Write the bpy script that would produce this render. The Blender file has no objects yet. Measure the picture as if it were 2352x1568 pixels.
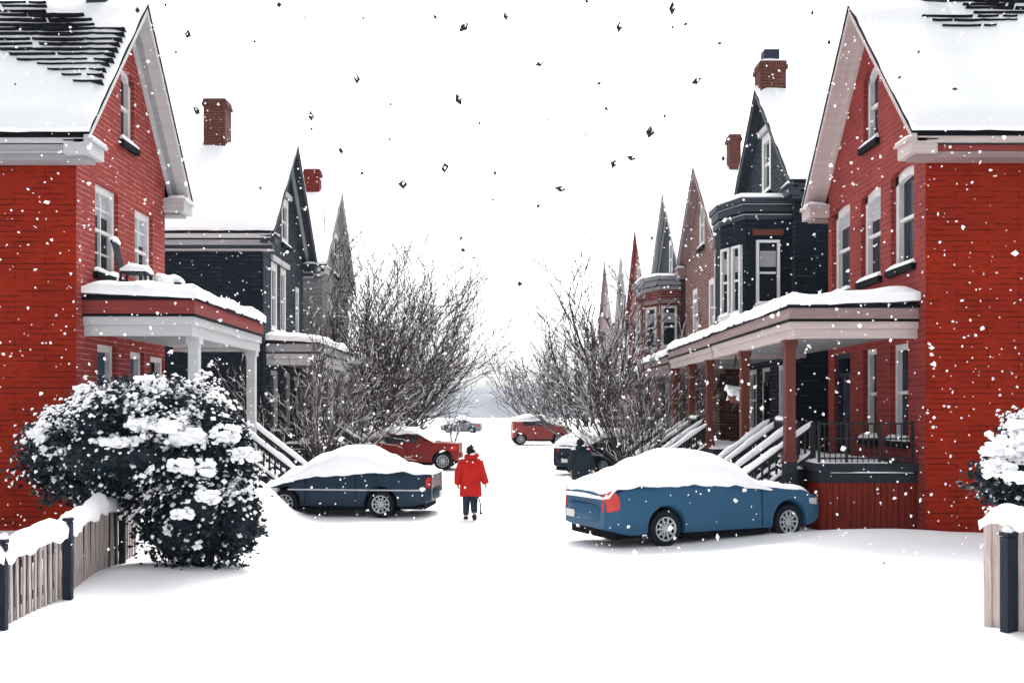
import bpy, bmesh, math, random
from mathutils import Vector, Matrix, noise
from mathutils.geometry import tessellate_polygon

SC = bpy.context.scene
COL = SC.collection
F, VX, HY, CH = 2200.0, 1165.0, 940.0, 2.4      # camera constants (picture 2352 wide)

def px(x, Z): return (x - VX) * Z / F           # world X of a picture column at depth Z
def pz(y, Z): return CH + (HY - y) * Z / F      # world height of a picture row at depth Z

def lin(c):
    c /= 255.0
    return c / 12.92 if c <= 0.04045 else ((c + 0.055) / 1.055) ** 2.4
def rgb(r, g, b, k=1.0):
    k *= 0.78
    return (min(1, lin(r) * k), min(1, lin(g) * k), min(1, lin(b) * k), 1)

# ------------------------------------------------------------------ materials
def nodes(name):
    m = bpy.data.materials.new(name); m.use_nodes = True
    nt = m.node_tree
    b = nt.nodes['Principled BSDF']
    return m, nt, b

def mat(name, col, rough=0.7, var=0.12, scale=6.0, bump=0.0, bscale=40.0, stretch=(1, 1, 1), spec=0.3, metal=0.0, coat=0.0):
    m, nt, b = nodes(name)
    L = nt.links
    tc = nt.nodes.new('ShaderNodeTexCoord')
    mp = nt.nodes.new('ShaderNodeMapping'); mp.inputs['Scale'].default_value = stretch
    L.new(tc.outputs['Object'], mp.inputs['Vector'])
    n = nt.nodes.new('ShaderNodeTexNoise'); n.inputs['Scale'].default_value = scale; n.inputs['Detail'].default_value = 6
    L.new(mp.outputs['Vector'], n.inputs['Vector'])
    r = nt.nodes.new('ShaderNodeValToRGB')
    e = r.color_ramp.elements
    e[0].position, e[1].position = 0.3, 0.7
    e[0].color = tuple(c * (1 - var) for c in col[:3]) + (1,)
    e[1].color = tuple(min(1, c * (1 + var)) for c in col[:3]) + (1,)
    L.new(n.outputs['Fac'], r.inputs['Fac'])
    L.new(r.outputs['Color'], b.inputs['Base Color'])
    b.inputs['Roughness'].default_value = rough
    b.inputs['Specular IOR Level'].default_value = spec
    b.inputs['Metallic'].default_value = metal
    b.inputs['Coat Weight'].default_value = coat
    if bump:
        n2 = nt.nodes.new('ShaderNodeTexNoise'); n2.inputs['Scale'].default_value = bscale; n2.inputs['Detail'].default_value = 4
        L.new(mp.outputs['Vector'], n2.inputs['Vector'])
        bp = nt.nodes.new('ShaderNodeBump'); bp.inputs['Strength'].default_value = bump; bp.inputs['Distance'].default_value = 0.05
        L.new(n2.outputs['Fac'], bp.inputs['Height']); L.new(bp.outputs['Normal'], b.inputs['Normal'])
    return m

def brick(name, c1, c2, mortar, axes, bw=0.42, rh=0.105, ms=0.012, var=0.25, wob=0.03, rough=0.85, fade=0.55, tone=0.12):
    """courses of brick on an upright wall; axes 'yz' faces the street, 'xz' faces along it; the mortar shows in patches"""
    m, nt, b = nodes(name); L = nt.links
    tc = nt.nodes.new('ShaderNodeTexCoord')
    sx = nt.nodes.new('ShaderNodeSeparateXYZ'); L.new(tc.outputs['Object'], sx.inputs[0])
    wn = nt.nodes.new('ShaderNodeTexNoise'); wn.inputs['Scale'].default_value = 1.3; wn.inputs['Detail'].default_value = 3
    L.new(tc.outputs['Object'], wn.inputs['Vector'])
    ma = nt.nodes.new('ShaderNodeMath'); ma.operation = 'MULTIPLY_ADD'
    L.new(wn.outputs['Fac'], ma.inputs[0]); ma.inputs[1].default_value = wob
    L.new(sx.outputs['Z'], ma.inputs[2])
    cx = nt.nodes.new('ShaderNodeCombineXYZ')
    L.new(sx.outputs['Y' if axes == 'yz' else 'X'], cx.inputs[0]); L.new(ma.outputs[0], cx.inputs[1])
    bt = nt.nodes.new('ShaderNodeTexBrick')
    bt.inputs['Scale'].default_value = 1; bt.inputs['Brick Width'].default_value = bw; bt.inputs['Row Height'].default_value = rh
    bt.inputs['Mortar Size'].default_value = ms; bt.inputs['Mortar Smooth'].default_value = 0.3; bt.inputs['Bias'].default_value = 0.0
    bt.inputs['Color1'].default_value = c1; bt.inputs['Color2'].default_value = c2; bt.inputs['Mortar'].default_value = mortar
    L.new(cx.outputs[0], bt.inputs['Vector'])
    # patchy mortar: where the noise is low the joint is filled flush with the brick colour
    pn = nt.nodes.new('ShaderNodeTexNoise'); pn.inputs['Scale'].default_value = 2.2; pn.inputs['Detail'].default_value = 5
    mp = nt.nodes.new('ShaderNodeMapping'); mp.inputs['Scale'].default_value = (1, 1, 7)
    L.new(tc.outputs['Object'], mp.inputs['Vector']); L.new(mp.outputs[0], pn.inputs['Vector'])
    rp = nt.nodes.new('ShaderNodeValToRGB'); rp.color_ramp.elements[0].position = fade - 0.1; rp.color_ramp.elements[1].position = fade + 0.06
    L.new(pn.outputs['Fac'], rp.inputs['Fac'])
    fm = nt.nodes.new('ShaderNodeMath'); fm.operation = 'MULTIPLY'
    L.new(bt.outputs['Fac'], fm.inputs[0]); L.new(rp.outputs['Color'], fm.inputs[1])
    base = nt.nodes.new('ShaderNodeMix'); base.data_type = 'RGBA'
    n3 = nt.nodes.new('ShaderNodeTexNoise'); n3.inputs['Scale'].default_value = 3.5; n3.inputs['Detail'].default_value = 6
    L.new(mp.outputs[0], n3.inputs['Vector'])
    L.new(n3.outputs['Fac'], base.inputs['Factor'])
    base.inputs['A'].default_value = c1; base.inputs['B'].default_value = c2
    mx = nt.nodes.new('ShaderNodeMix'); mx.data_type = 'RGBA'
    L.new(fm.outputs[0], mx.inputs['Factor']); L.new(base.outputs['Result'], mx.inputs['A']); mx.inputs['B'].default_value = mortar
    # weathering: broad stains and single darker or paler bricks
    wn2 = nt.nodes.new('ShaderNodeTexNoise'); wn2.inputs['Scale'].default_value = 0.8; wn2.inputs['Detail'].default_value = 7; wn2.inputs['Roughness'].default_value = 0.65
    L.new(tc.outputs['Object'], wn2.inputs['Vector'])
    mr = nt.nodes.new('ShaderNodeMapRange'); mr.inputs['From Min'].default_value = 0.3; mr.inputs['From Max'].default_value = 0.7; mr.inputs['To Min'].default_value = 1 - tone * 1.3; mr.inputs['To Max'].default_value = 1 + tone * .7
    L.new(wn2.outputs['Fac'], mr.inputs['Value'])
    vn = nt.nodes.new('ShaderNodeTexNoise'); vn.inputs['Scale'].default_value = 9; vn.inputs['Detail'].default_value = 1
    L.new(mp.outputs[0], vn.inputs['Vector'])
    mr2 = nt.nodes.new('ShaderNodeMapRange'); mr2.inputs['From Min'].default_value = 0.35; mr2.inputs['From Max'].default_value = 0.65; mr2.inputs['To Min'].default_value = 1 - tone * .8; mr2.inputs['To Max'].default_value = 1 + tone * .8
    L.new(vn.outputs['Fac'], mr2.inputs['Value'])
    pm = nt.nodes.new('ShaderNodeMath'); pm.operation = 'MULTIPLY'; L.new(mr.outputs[0], pm.inputs[0]); L.new(mr2.outputs[0], pm.inputs[1])
    vm = nt.nodes.new('ShaderNodeVectorMath'); vm.operation = 'SCALE'; L.new(mx.outputs['Result'], vm.inputs[0]); L.new(pm.outputs[0], vm.inputs['Scale'])
    L.new(vm.outputs[0], b.inputs['Base Color'])
    bp = nt.nodes.new('ShaderNodeBump'); bp.inputs['Strength'].default_value = 0.35; bp.inputs['Distance'].default_value = 0.02; bp.invert = True
    L.new(bt.outputs['Fac'], bp.inputs['Height']); L.new(bp.outputs['Normal'], b.inputs['Normal'])
    b.inputs['Roughness'].default_value = rough; b.inputs['Specular IOR Level'].default_value = 0.15
    return m

M = {}
M['snow'] = mat('snow', (0.86, 0.87, 0.89, 1), 0.75, 0.015, 1.2, 0.12, 9.0, spec=0.2)
M['slate'] = mat('slate', rgb(22, 28, 36), 0.8, 0.4, 8, 0.4, 30, (1, 1, 1), 0.2)
M['black'] = mat('black_metal', rgb(24, 27, 32), 0.6, 0.2, 6)
M['outline'] = mat('dark_flashing', rgb(18, 20, 25), 0.85, 0.2, 6, spec=0.1)
M['brick_front'] = brick('red_brick_lit', rgb(164, 70, 63), rgb(142, 55, 49), rgb(204, 140, 136), 'yz', 1.1, 0.11, 0.009, fade=0.48, tone=.18)  # street wall: brighter lit tone painted into the brick, with pale mortar
M['brick_side'] = brick('red_brick_shaded', rgb(164, 43, 19), rgb(142, 35, 15), rgb(58, 17, 11), 'xz', 1.2, 0.105, 0.010, fade=0.52, tone=.18)  # same red brick, shade of the camera-facing walls painted into its colour
M['brick_front_r'] = brick('red_brick_lit_dark_joint', rgb(166, 74, 70), rgb(146, 60, 56), rgb(92, 34, 33), 'yz', 1.3, 0.12, 0.009, fade=0.47, tone=.18)  # right street wall: lit tone painted in as well, with dark joints
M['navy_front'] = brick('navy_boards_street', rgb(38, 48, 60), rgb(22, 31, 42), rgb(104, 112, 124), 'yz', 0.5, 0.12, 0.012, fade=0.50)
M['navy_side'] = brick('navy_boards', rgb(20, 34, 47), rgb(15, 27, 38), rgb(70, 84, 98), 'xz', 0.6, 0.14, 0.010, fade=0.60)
M['brown_front'] = brick('brown_brick', rgb(128, 84, 76), rgb(104, 62, 58), rgb(190, 170, 164), 'yz', 0.3, 0.11, 0.014, fade=0.45)
M['brown_side'] = brick('brown_brick_side', rgb(110, 68, 62), rgb(92, 52, 50), rgb(160, 140, 136), 'xz', 0.3, 0.11, 0.012)
M['red_front'] = brick('red_old_brick', rgb(140, 58, 54), rgb(112, 40, 42), rgb(190, 160, 156), 'yz', 0.3, 0.11, 0.014, fade=0.45)
M['grey_front'] = brick('grey_boards_street', rgb(168, 164, 166), rgb(142, 140, 144), rgb(80, 80, 86), 'yz', 1.2, 0.18, 0.012, fade=0.46)
M['mauve_front'] = brick('mauve_boards', rgb(164, 148, 150), rgb(138, 122, 126), rgb(86, 76, 80), 'yz', 1.2, 0.18, 0.012, fade=0.46)
M['chimney_brick'] = brick('chimney_brick', rgb(122, 80, 70), rgb(98, 60, 52), rgb(58, 30, 30), 'xz', 0.35, 0.1, 0.014, fade=0.42)
M['chimney_red'] = brick('chimney_red_brick', rgb(140, 48, 40), rgb(112, 38, 34), rgb(50, 24, 24), 'xz', 0.35, 0.1, 0.014, fade=0.42)
M['dark_slate_brick'] = mat('dark_stone', rgb(44, 56, 72), 0.8, 0.25, 5, 0.3, 25)
M['grey_trim'] = mat('grey_painted_wood', rgb(172, 174, 178, 0.9), 0.6, 0.10, 3, 0.25, 14, (0.3, 0.3, 6))
M['pale_trim'] = mat('pale_painted_wood', rgb(212, 212, 214, 0.9), 0.6, 0.07, 3, 0.2, 14, (0.3, 0.3, 6))
M['pink_trim'] = mat('pinkish_painted_wood', rgb(208, 190, 188, 0.98), 0.6, 0.08, 3, 0.2, 14, (0.3, 0.3, 6))
M['mauve_trim'] = mat('mauve_painted_wood', rgb(168, 142, 142, 0.9), 0.65, 0.14, 3, 0.3, 14, (0.3, 0.3, 6))
M['navy_trim'] = mat('navy_painted_wood', rgb(42, 52, 64), 0.6, 0.25, 4, 0.3, 14, (0.3, 0.3, 6))
M['red_trim'] = mat('red_painted_wood', rgb(142, 58, 54), 0.7, 0.22, 3, 0.35, 14, (0.3, 0.3, 8))
M['brown_wood'] = mat('brown_wood', rgb(108, 54, 46), 0.7, 0.25, 4, 0.3, 12, (5, 5, 0.3))
M['white_frame'] = mat('white_window_frame', rgb(236, 234, 234, 1.0), 0.5, 0.06, 5, 0.15, 20)
M['ceiling'] = mat('grey_porch_ceiling', rgb(150, 152, 155), 0.8, 0.1, 4, 0.2, 20, (0.5, 4, 1))
M['taupe_wood'] = mat('weathered_grey_wood', rgb(206, 190, 186, 0.95), 0.85, 0.25, 7, 0.5, 14, (6, 6, 0.4))
M['navy_wood'] = mat('dark_weathered_wood', rgb(34, 44, 58), 0.85, 0.3, 7, 0.5, 14, (6, 6, 0.4))
M['stone_dark'] = mat('dark_floor_boards', rgb(38, 44, 54), 0.8, 0.25, 4, 0.3, 14, (0.4, 4, 4))
M['glass'] = mat('window_glass', rgb(24, 35, 49), 0.22, 0.35, 1.1, 0.03, 2.0, spec=0.16)
M['glass_blue'] = mat('bluish_window_glass', rgb(62, 82, 104), 0.22, 0.3, 1.1, 0.03, 2.0, spec=0.16)
M['blind'] = mat('window_blind', rgb(196, 200, 208, 0.9), 0.8, 0.08, 3, 0.2, 10, (0.4, 0.4, 9))
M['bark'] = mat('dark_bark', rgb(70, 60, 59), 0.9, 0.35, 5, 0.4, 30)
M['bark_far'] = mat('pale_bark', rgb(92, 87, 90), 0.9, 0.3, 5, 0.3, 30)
M['leaf'] = mat('evergreen_leaf', rgb(24, 40, 50), 0.6, 0.5, 4, 0, 10, spec=0.25)
M['tyre'] = mat('tyre_rubber', rgb(26, 31, 38), 0.85, 0.2, 8, 0.2, 30, spec=0.15)
M['rim'] = mat('alloy_rim', rgb(186, 190, 196), 0.35, 0.08, 6, spec=0.5, metal=0.4)
M['red_board'] = mat('dark_red_boards', rgb(120, 36, 24), 0.85, 0.35, 5, 0.4, 12, (5, 5, 0.3))
M['under'] = mat('dark_underbody', rgb(16, 20, 26), 0.9, 0.2, 6, spec=0.1)
M['lamp_red'] = mat('red_lamp_lens', rgb(200, 34, 16), 0.25, 0.2, 9, spec=0.5)
M['lamp_clear'] = mat('clear_lamp_lens', rgb(205, 205, 208), 0.2, 0.1, 9, spec=0.5)
M['car_glass'] = mat('car_glass', rgb(32, 42, 54), 0.1, 0.2, 3, spec=0.5)
M['plate'] = mat('number_plate', rgb(214, 214, 210), 0.5, 0.05, 6)
def paint(n, c): return mat(n, c, 0.38, 0.07, 1.6, 0.015, 6.0, spec=0.16)
M['paint_blue'] = paint('blue_car_paint', rgb(44, 88, 120))
M['paint_navy'] = paint('navy_car_paint', rgb(30, 50, 68))
M['paint_dark'] = paint('dark_navy_car_paint', rgb(22, 36, 48))
M['paint_red'] = paint('dark_red_car_paint', rgb(138, 42, 38))
M['paint_rust'] = paint('faded_red_car_paint', rgb(156, 72, 70))
M['paint_grey'] = paint('grey_car_paint', rgb(120, 128, 134))
M['coat'] = mat('red_coat_cloth', rgb(184, 24, 15), 0.85, 0.18, 5, 0.35, 14)
M['dark_coat'] = mat('dark_navy_coat_cloth', rgb(24, 38, 50), 0.9, 0.25, 5, 0.35, 14)
M['lip'] = mat('lips', rgb(170, 90, 84), 0.6, 0.1, 9)
M['jeans'] = mat('navy_denim', rgb(38, 50, 66), 0.85, 0.4, 14, 0.3, 40)
M['boot'] = mat('black_boot', rgb(22, 24, 28), 0.6, 0.2, 9)
M['hat'] = mat('black_wool', rgb(24, 27, 32), 0.95, 0.35, 16, 0.6, 60)
M['skin'] = mat('skin', rgb(206, 158, 136), 0.6, 0.06, 8)
M['flake'] = mat('snowflake_white', (0.9, 0.91, 0.93, 1), 0.8, 0.02, 3)
M['fleck'] = mat('dark_fleck', rgb(30, 34, 42), 0.8, 0.2, 30)
M['hill'] = mat('snowy_wooded_hill', rgb(168, 175, 186, 0.62), 0.95, 0.22, 0.09, 0, 1, (1, .3, 2.5))
M['red_box'] = mat('red_enamel', rgb(150, 24, 24), 0.5, 0.15, 6)

# ------------------------------------------------------------------ mesh builder
ORG = {}
class MB:
    def __init__(s): s.v = []; s.f = []; s.m = []
    def add(s, vs, fs, mi=0):
        o = len(s.v); s.v += [tuple(v) for v in vs]
        for f in fs: s.f.append(tuple(i + o for i in f)); s.m.append(mi)
    def box(s, x0, x1, y0, y1, z0, z1, mi=0):
        x0, x1 = min(x0, x1), max(x0, x1); y0, y1 = min(y0, y1), max(y0, y1); z0, z1 = min(z0, z1), max(z0, z1)
        s.add([(x0, y0, z0), (x1, y0, z0), (x1, y1, z0), (x0, y1, z0), (x0, y0, z1), (x1, y0, z1), (x1, y1, z1), (x0, y1, z1)],
              [(3, 2, 1, 0), (4, 5, 6, 7), (0, 1, 5, 4), (1, 2, 6, 5), (2, 3, 7, 6), (3, 0, 4, 7)], mi)
    def hexa(s, p, mi=0):       # 4 lower + 4 upper corners
        s.add(p, [(3, 2, 1, 0), (4, 5, 6, 7), (0, 1, 5, 4), (1, 2, 6, 5), (2, 3, 7, 6), (3, 0, 4, 7)], mi)
    def bar(s, p, q, w, h, mi=0, up=(0, 0, 1)):
        p, q = Vector(p), Vector(q); d = (q - p).normalized(); up = Vector(up)
        if abs(d.dot(up)) > 0.98: up = Vector((1, 0, 0))
        a = d.cross(up).normalized() * (w / 2); b = a.cross(d).normalized() * (h / 2)
        s.hexa([p - a - b, p + a - b, q + a - b, q - a - b, p - a + b, p + a + b, q + a + b, q - a + b], mi)
    def prism(s, pts, off, mi=0):   # polygon (3-D points) swept by a vector
        n = len(pts); off = Vector(off); a = [Vector(p) for p in pts]
        s.add(a + [p + off for p in a], [tuple(range(n))[::-1], tuple(range(n, 2 * n))] + [(i, (i + 1) % n, (i + 1) % n + n, i + n) for i in range(n)], mi)
    def tube(s, pts, rad, n=6, mi=0, cap=True, flat=1.0):
        pts = [Vector(p) for p in pts]; N = len(pts)
        if not hasattr(rad, '__len__'): rad = [rad] * N
        vs = []; prev = None
        for i, p in enumerate(pts):
            d = (pts[min(i + 1, N - 1)] - pts[max(i - 1, 0)])
            d = d.normalized() if d.length > 1e-9 else Vector((0, 0, 1))
            ref = prev if prev is not None else (Vector((0, 0, 1)) if abs(d.z) < 0.9 else Vector((1, 0, 0)))
            a = ref - d * ref.dot(d)
            if a.length < 1e-6: a = Vector((1, 0, 0)) - d * d.x
            a.normalize(); prev = a; b = d.cross(a)
            for k in range(n):
                t = 2 * math.pi * k / n
                vs.append(p + (a * math.cos(t) * flat + b * math.sin(t)) * rad[i])
        fs = [(i * n + k, i * n + (k + 1) % n, (i + 1) * n + (k + 1) % n, (i + 1) * n + k) for i in range(N - 1) for k in range(n)]
        if cap: fs += [tuple(range(n))[::-1], tuple((N - 1) * n + k for k in range(n))]
        s.add(vs, fs, mi)
    def lathe(s, prof, c, axis, n=28, mi=0):   # prof = [(radius, along axis)]
        c = Vector(c); ax = Vector(axis).normalized()
        a = ax.cross(Vector((0, 0, 1))); a = a.normalized() if a.length > 1e-4 else Vector((1, 0, 0)); b = ax.cross(a)
        vs = [c + ax * h + (a * math.cos(2 * math.pi * k / n) + b * math.sin(2 * math.pi * k / n)) * r for r, h in prof for k in range(n)]
        fs = [(i * n + k, i * n + (k + 1) % n, (i + 1) * n + (k + 1) % n, (i + 1) * n + k) for i in range(len(prof) - 1) for k in range(n)]
        s.add(vs, fs, mi)
    def blob(s, c, rx, ry, rz, mi=0, jit=0.25, seed=0, sub=2):
        bm = bmesh.new(); bmesh.ops.create_icosphere(bm, subdivisions=sub, radius=1)
        vs = []
        for v in bm.verts:
            p = v.co; k = 1 + jit * noise.noise(p * 1.7 + Vector((seed * 3.1, seed * 1.7, 0)))
            vs.append((c[0] + p.x * rx * k, c[1] + p.y * ry * k, c[2] + p.z * rz * k))
        s.add(vs, [tuple(v.index for v in f.verts) for f in bm.faces], mi); bm.free()
    def loft(s, rings, mi=0, closed=True, caps=True):
        n = len(rings[0]); vs = [p for r in rings for p in r]
        K = n if closed else n - 1
        fs = [(i * n + k, i * n + (k + 1) % n, (i + 1) * n + (k + 1) % n, (i + 1) * n + k) for i in range(len(rings) - 1) for k in range(K)]
        if caps and closed: fs += [tuple(range(n))[::-1], tuple((len(rings) - 1) * n + k for k in range(n))]
        s.add(vs, fs, mi)
    def sheet(s, A, B, C, D, T, nu, nv, up=(0, 0, 1), ew=None, amp=0.25, fr=1.3, seed=0.0, mi=0, lip=0.0, skirt=0.0, thin=0.3):
        """a lying layer of snow over the quad A-B-C-D: thickness T, rounded edges, uneven top"""
        A, B, C, D, up = Vector(A), Vector(B), Vector(C), Vector(D), Vector(up).normalized()
        ew = ew or T * 1.5
        lu = ((B - A).length + (C - D).length) / 2; lv = ((D - A).length + (C - B).length) / 2
        cen = (A + B + C + D) / 4; vs = []; idx = {}
        for j in range(nv + 1):
            for i in range(nu + 1):
                u, v = i / nu, j / nv
                p = (A * (1 - u) + B * u) * (1 - v) + (D * (1 - u) + C * u) * v
                d = min(u * lu, (1 - u) * lu, v * lv, (1 - v) * lv)
                e = min(1, d / ew); e = math.sqrt(max(0, 1 - (1 - e) ** 2))
                nz = noise.noise(p * fr + Vector((seed, seed * .7, -seed)))
                t = T * (thin + (1 - thin) * e) * (1 + amp * nz)
                if lip and (i in (0, nu) or j in (0, nv)):
                    o = p - cen; o -= up * o.dot(up)
                    q = Vector(p)
                    if i in (0, nu): q += (B - A).normalized() * (1 if i else -1) * lip * (0.4 + noise.noise(p * 3.1 + Vector((seed, 0, 4))))
                    if j in (0, nv): q += (D - A).normalized() * (1 if j else -1) * lip * (0.4 + noise.noise(p * 2.3 + Vector((0, seed, 9))))
                    p = q
                idx[i, j] = len(vs); vs.append(p + up * (t + 0.004))
        fs = [(idx[i, j], idx[i + 1, j], idx[i + 1, j + 1], idx[i, j + 1]) for i in range(nu) for j in range(nv)]
        ring = [(i, 0) for i in range(nu)] + [(nu, j) for j in range(nv)] + [(i, nv) for i in range(nu, 0, -1)] + [(0, j) for j in range(nv, 0, -1)]
        low = []
        for k in ring:
            p = Vector(vs[idx[k]]); b0 = len(vs)
            u, v = k[0] / nu, k[1] / nv
            q = (A * (1 - u) + B * u) * (1 - v) + (D * (1 - u) + C * u) * v
            w = p - q; w = p - up * w.dot(up)
            vs.append(w + up * (0.004 - skirt * (0.5 + 0.9 * abs(noise.noise(w * 2.1 + Vector((seed, 2, 1))))))); low.append(b0)
        R = len(ring)
        fs += [(idx[ring[k]], low[k], low[(k + 1) % R], idx[ring[(k + 1) % R]]) for k in range(R)]
        fs.append(tuple(low))
        s.add(vs, fs, mi)
    def build(s, name, mats, parent=None, smooth=None, local=False, recalc=True):
        org = Vector((0, 0, 0)) if (local or parent is None) else ORG.get(parent.name, Vector((0, 0, 0)))
        me = bpy.data.meshes.new(name)
        me.from_pydata([tuple(Vector(v) - org) for v in s.v], [], s.f)
        if not isinstance(mats, (list, tuple)): mats = [mats]
        for m in mats: me.materials.append(M[m] if isinstance(m, str) else m)
        me.polygons.foreach_set('material_index', s.m)
        if recalc:
            bm = bmesh.new(); bm.from_mesh(me); bmesh.ops.recalc_face_normals(bm, faces=bm.faces); bm.to_mesh(me); bm.free()
        if smooth is not None:
            me.polygons.foreach_set('use_smooth', [True] * len(me.polygons))
            me.set_sharp_from_angle(angle=math.radians(smooth))
        me.update()
        o = bpy.data.objects.new(name, me); COL.objects.link(o)
        if parent is not None:
            o.parent = parent
            ORG[o.name] = org
        return o

def tag(o, label=None, cat=None, group=None, kind=None):
    for k, v in (('label', label), ('category', cat), ('group', group), ('kind', kind)):
        if v: o[k] = v
    return o
def thing(name, label, cat, loc=(0, 0, 0), rotz=0.0, group=None):
    o = bpy.data.objects.new(name, None); COL.objects.link(o)
    o.location = loc; o.rotation_euler = (0, 0, rotz); o.empty_display_size = 0.3
    ORG[o.name] = Vector(loc)
    return tag(o, label, cat, group)

def interp(tab, x):
    if x <= tab[0][0]: return tab[0][1]
    for (a, b), (c, d) in zip(tab, tab[1:]):
        if x <= c:
            t = (x - a) / (c - a) if c > a else 0
            return b + (d - b) * t
    return tab[-1][1]
def interps(tab, x):            # the same with eased segments
    if x <= tab[0][0]: return tab[0][1]
    for (a, b), (c, d) in zip(tab, tab[1:]):
        if x <= c:
            t = (x - a) / (c - a) if c > a else 0
            t = t * t * (3 - 2 * t)
            return b + (d - b) * t
    return tab[-1][1]
EXPOSURE = 1.2
HAZE = 0.0002
# ------------------------------------------------------------------ houses
class House:
    """gabled house whose gable faces the street; o = metres out from its front wall towards the street, a = depth down the street"""
    def __init__(h, label, s, L, y0, y1, ez, zr, ovs, ovf, deep, front, side, trim, soffit, cat='house', group=None, name='brick_house'):
        h.s, h.L, h.y0, h.y1, h.ez, h.zr, h.ovs, h.ovf, h.deep = s, L, y0, y1, ez, zr, ovs, ovf, deep
        h.ym = (y0 + y1) / 2; h.front, h.side, h.trim, h.soffit = front, side, trim, soffit
        h.root = thing(name, label, cat, (s * L, h.ym, 0), group=group)
        h.k = (zr - ez) / (h.ym - (y0 - ovs))            # roof pitch
    def W(h, o, a, z): return (h.s * (h.L - o), a, z)
    def hb(h, mb, o0, o1, a0, a1, z0, z1, mi=0): mb.box(h.s * (h.L - o0), h.s * (h.L - o1), a0, a1, z0, z1, mi)
    def zroof(h, a): return h.zr - h.k * abs(a - h.ym)
    def walls(h, wins, depth=0.2):
        """wins: dicts a, w, z0, z1, arch, kind"""
        W = h.W; t = 0.16
        zw = h.zroof(h.y0) - t
        outer = [(h.y0, 0), (h.y1, 0), (h.y1, zw), (h.ym, h.zr - t), (h.y0, zw)]
        holes = []
        for w in wins:
            a0, a1 = w['a'] - w['w'] / 2, w['a'] + w['w'] / 2
            if w.get('arch'):
                r = w['arch']
                top = [(a1 - (a1 - a0) * i / 6, w['z1'] - r + r * math.sin(math.pi * i / 6)) for i in range(7)]
                holes.append([(a0, w['z0']), (a1, w['z0'])] + top)
            else:
                holes.append([(a0, w['z0']), (a1, w['z0']), (a1, w['z1']), (a0, w['z1'])])
        mb = MB()
        polys = [outer] + holes
        tris = tessellate_polygon([[Vector((p[0], p[1], 0)) for p in pl] for pl in polys])
        flat = [p for pl in polys for p in pl]
        mb.add([W(0, *p) for p in flat], tris, 0)
        for hl in holes:
            n = len(hl)
            mb.add([W(0, *p) for p in hl] + [W(-depth - 0.03, *p) for p in hl], [(i, (i + 1) % n, (i + 1) % n + n, i + n) for i in range(n)], 0)
        D = -h.deep + 0.4
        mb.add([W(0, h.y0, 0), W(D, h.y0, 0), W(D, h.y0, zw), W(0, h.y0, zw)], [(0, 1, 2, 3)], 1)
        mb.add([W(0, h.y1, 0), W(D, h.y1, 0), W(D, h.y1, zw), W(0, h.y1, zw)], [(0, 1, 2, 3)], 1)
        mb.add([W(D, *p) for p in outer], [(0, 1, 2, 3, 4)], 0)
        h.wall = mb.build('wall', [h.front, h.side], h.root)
        for i, w in enumerate(wins): h.window(w, depth, i)
    def window(h, w, dp, i):
        a0, a1, z0, z1 = w['a'] - w['w'] / 2, w['a'] + w['w'] / 2, w['z0'], w['z1']
        hb = h.hb
        fw = w.get('fw', 0.11); ar = w.get('arch', 0)
        fm = w.get('frame', 'white_frame')
        if w.get('kind') == 'door':
            mb = MB(); hb(mb, -dp + .02, -.06, a0, a0 + fw, z0, z1); hb(mb, -dp + .02, -.06, a1 - fw, a1, z0, z1); hb(mb, -dp + .02, -.06, a0 + fw, a1 - fw, z1 - fw, z1)
            hb(mb, -dp + .02, -.08, a0 + fw, a1 - fw, z1 - .55, z1 - .47)
            f = mb.build('door_frame', fm, h.root)
            mb = MB(); hb(mb, -dp - .02, -dp + .06, a0 + fw, a1 - fw, z0, z1 - .56)
            for q in range(2):
                for r in range(2):
                    m_ = (a1 - a0 - 2 * fw); b0 = a0 + fw + .08 + q * m_ / 2; hb(mb, -dp + .05, -dp + .085, b0, b0 + m_ / 2 - .14, z0 + .2 + r * 1.05, z0 + 1.0 + r * 0.95)
            d = mb.build('door', w.get('dm', 'navy_trim'), h.root)
            mb = MB(); mb.blob(h.W(-dp + .12, a0 + fw + .12, z0 + 1.0), .035, .035, .035); mb.build('handle', 'rim', d)
            mb = MB(); hb(mb, -dp - .02, -dp, a0 + fw, a1 - fw, z1 - .47, z1 - fw); mb.build('pane', 'glass', f)
            return
        mb = MB(); oa, ob = -dp + .0, -dp + w.get('fd', .13)
        hb(mb, oa, ob, a0, a0 + fw, z0, z1 - ar * .5); hb(mb, oa, ob, a1 - fw, a1, z0, z1 - ar * .5)
        if ar:
            n = 6; pts = [(a1 - (a1 - a0) * i / n, z1 - ar + ar * math.sin(math.pi * i / n)) for i in range(n + 1)]
            for p, q in zip(pts, pts[1:]):
                mb.hexa([h.W(oa, p[0], p[1] - fw * 1.2), h.W(ob, p[0], p[1] - fw * 1.2), h.W(ob, q[0], q[1] - fw * 1.2), h.W(oa, q[0], q[1] - fw * 1.2),
                         h.W(oa, p[0], p[1]), h.W(ob, p[0], p[1]), h.W(ob, q[0], q[1]), h.W(oa, q[0], q[1])])
        else: hb(mb, oa, ob, a0 + fw, a1 - fw, z1 - fw * 1.3, z1)
        hb(mb, oa, ob, a0 + fw, a1 - fw, z0, z0 + fw)
        zm = z0 + (z1 - z0) * .5
        hb(mb, oa, ob - .03, a0 + fw, a1 - fw, zm - .035, zm + .035)
        if w.get('bars'):
            am = (a0 + a1) / 2; hb(mb, oa, ob - .045, am - .02, am + .02, z0 + fw, z1 - fw * 1.3)
            for q in (0.25, 0.75): hb(mb, oa, ob - .05, a0 + fw, a1 - fw, z0 + (z1 - z0) * q - .015, z0 + (z1 - z0) * q + .015)
        wd = mb.build('window', fm, h.root)
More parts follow.
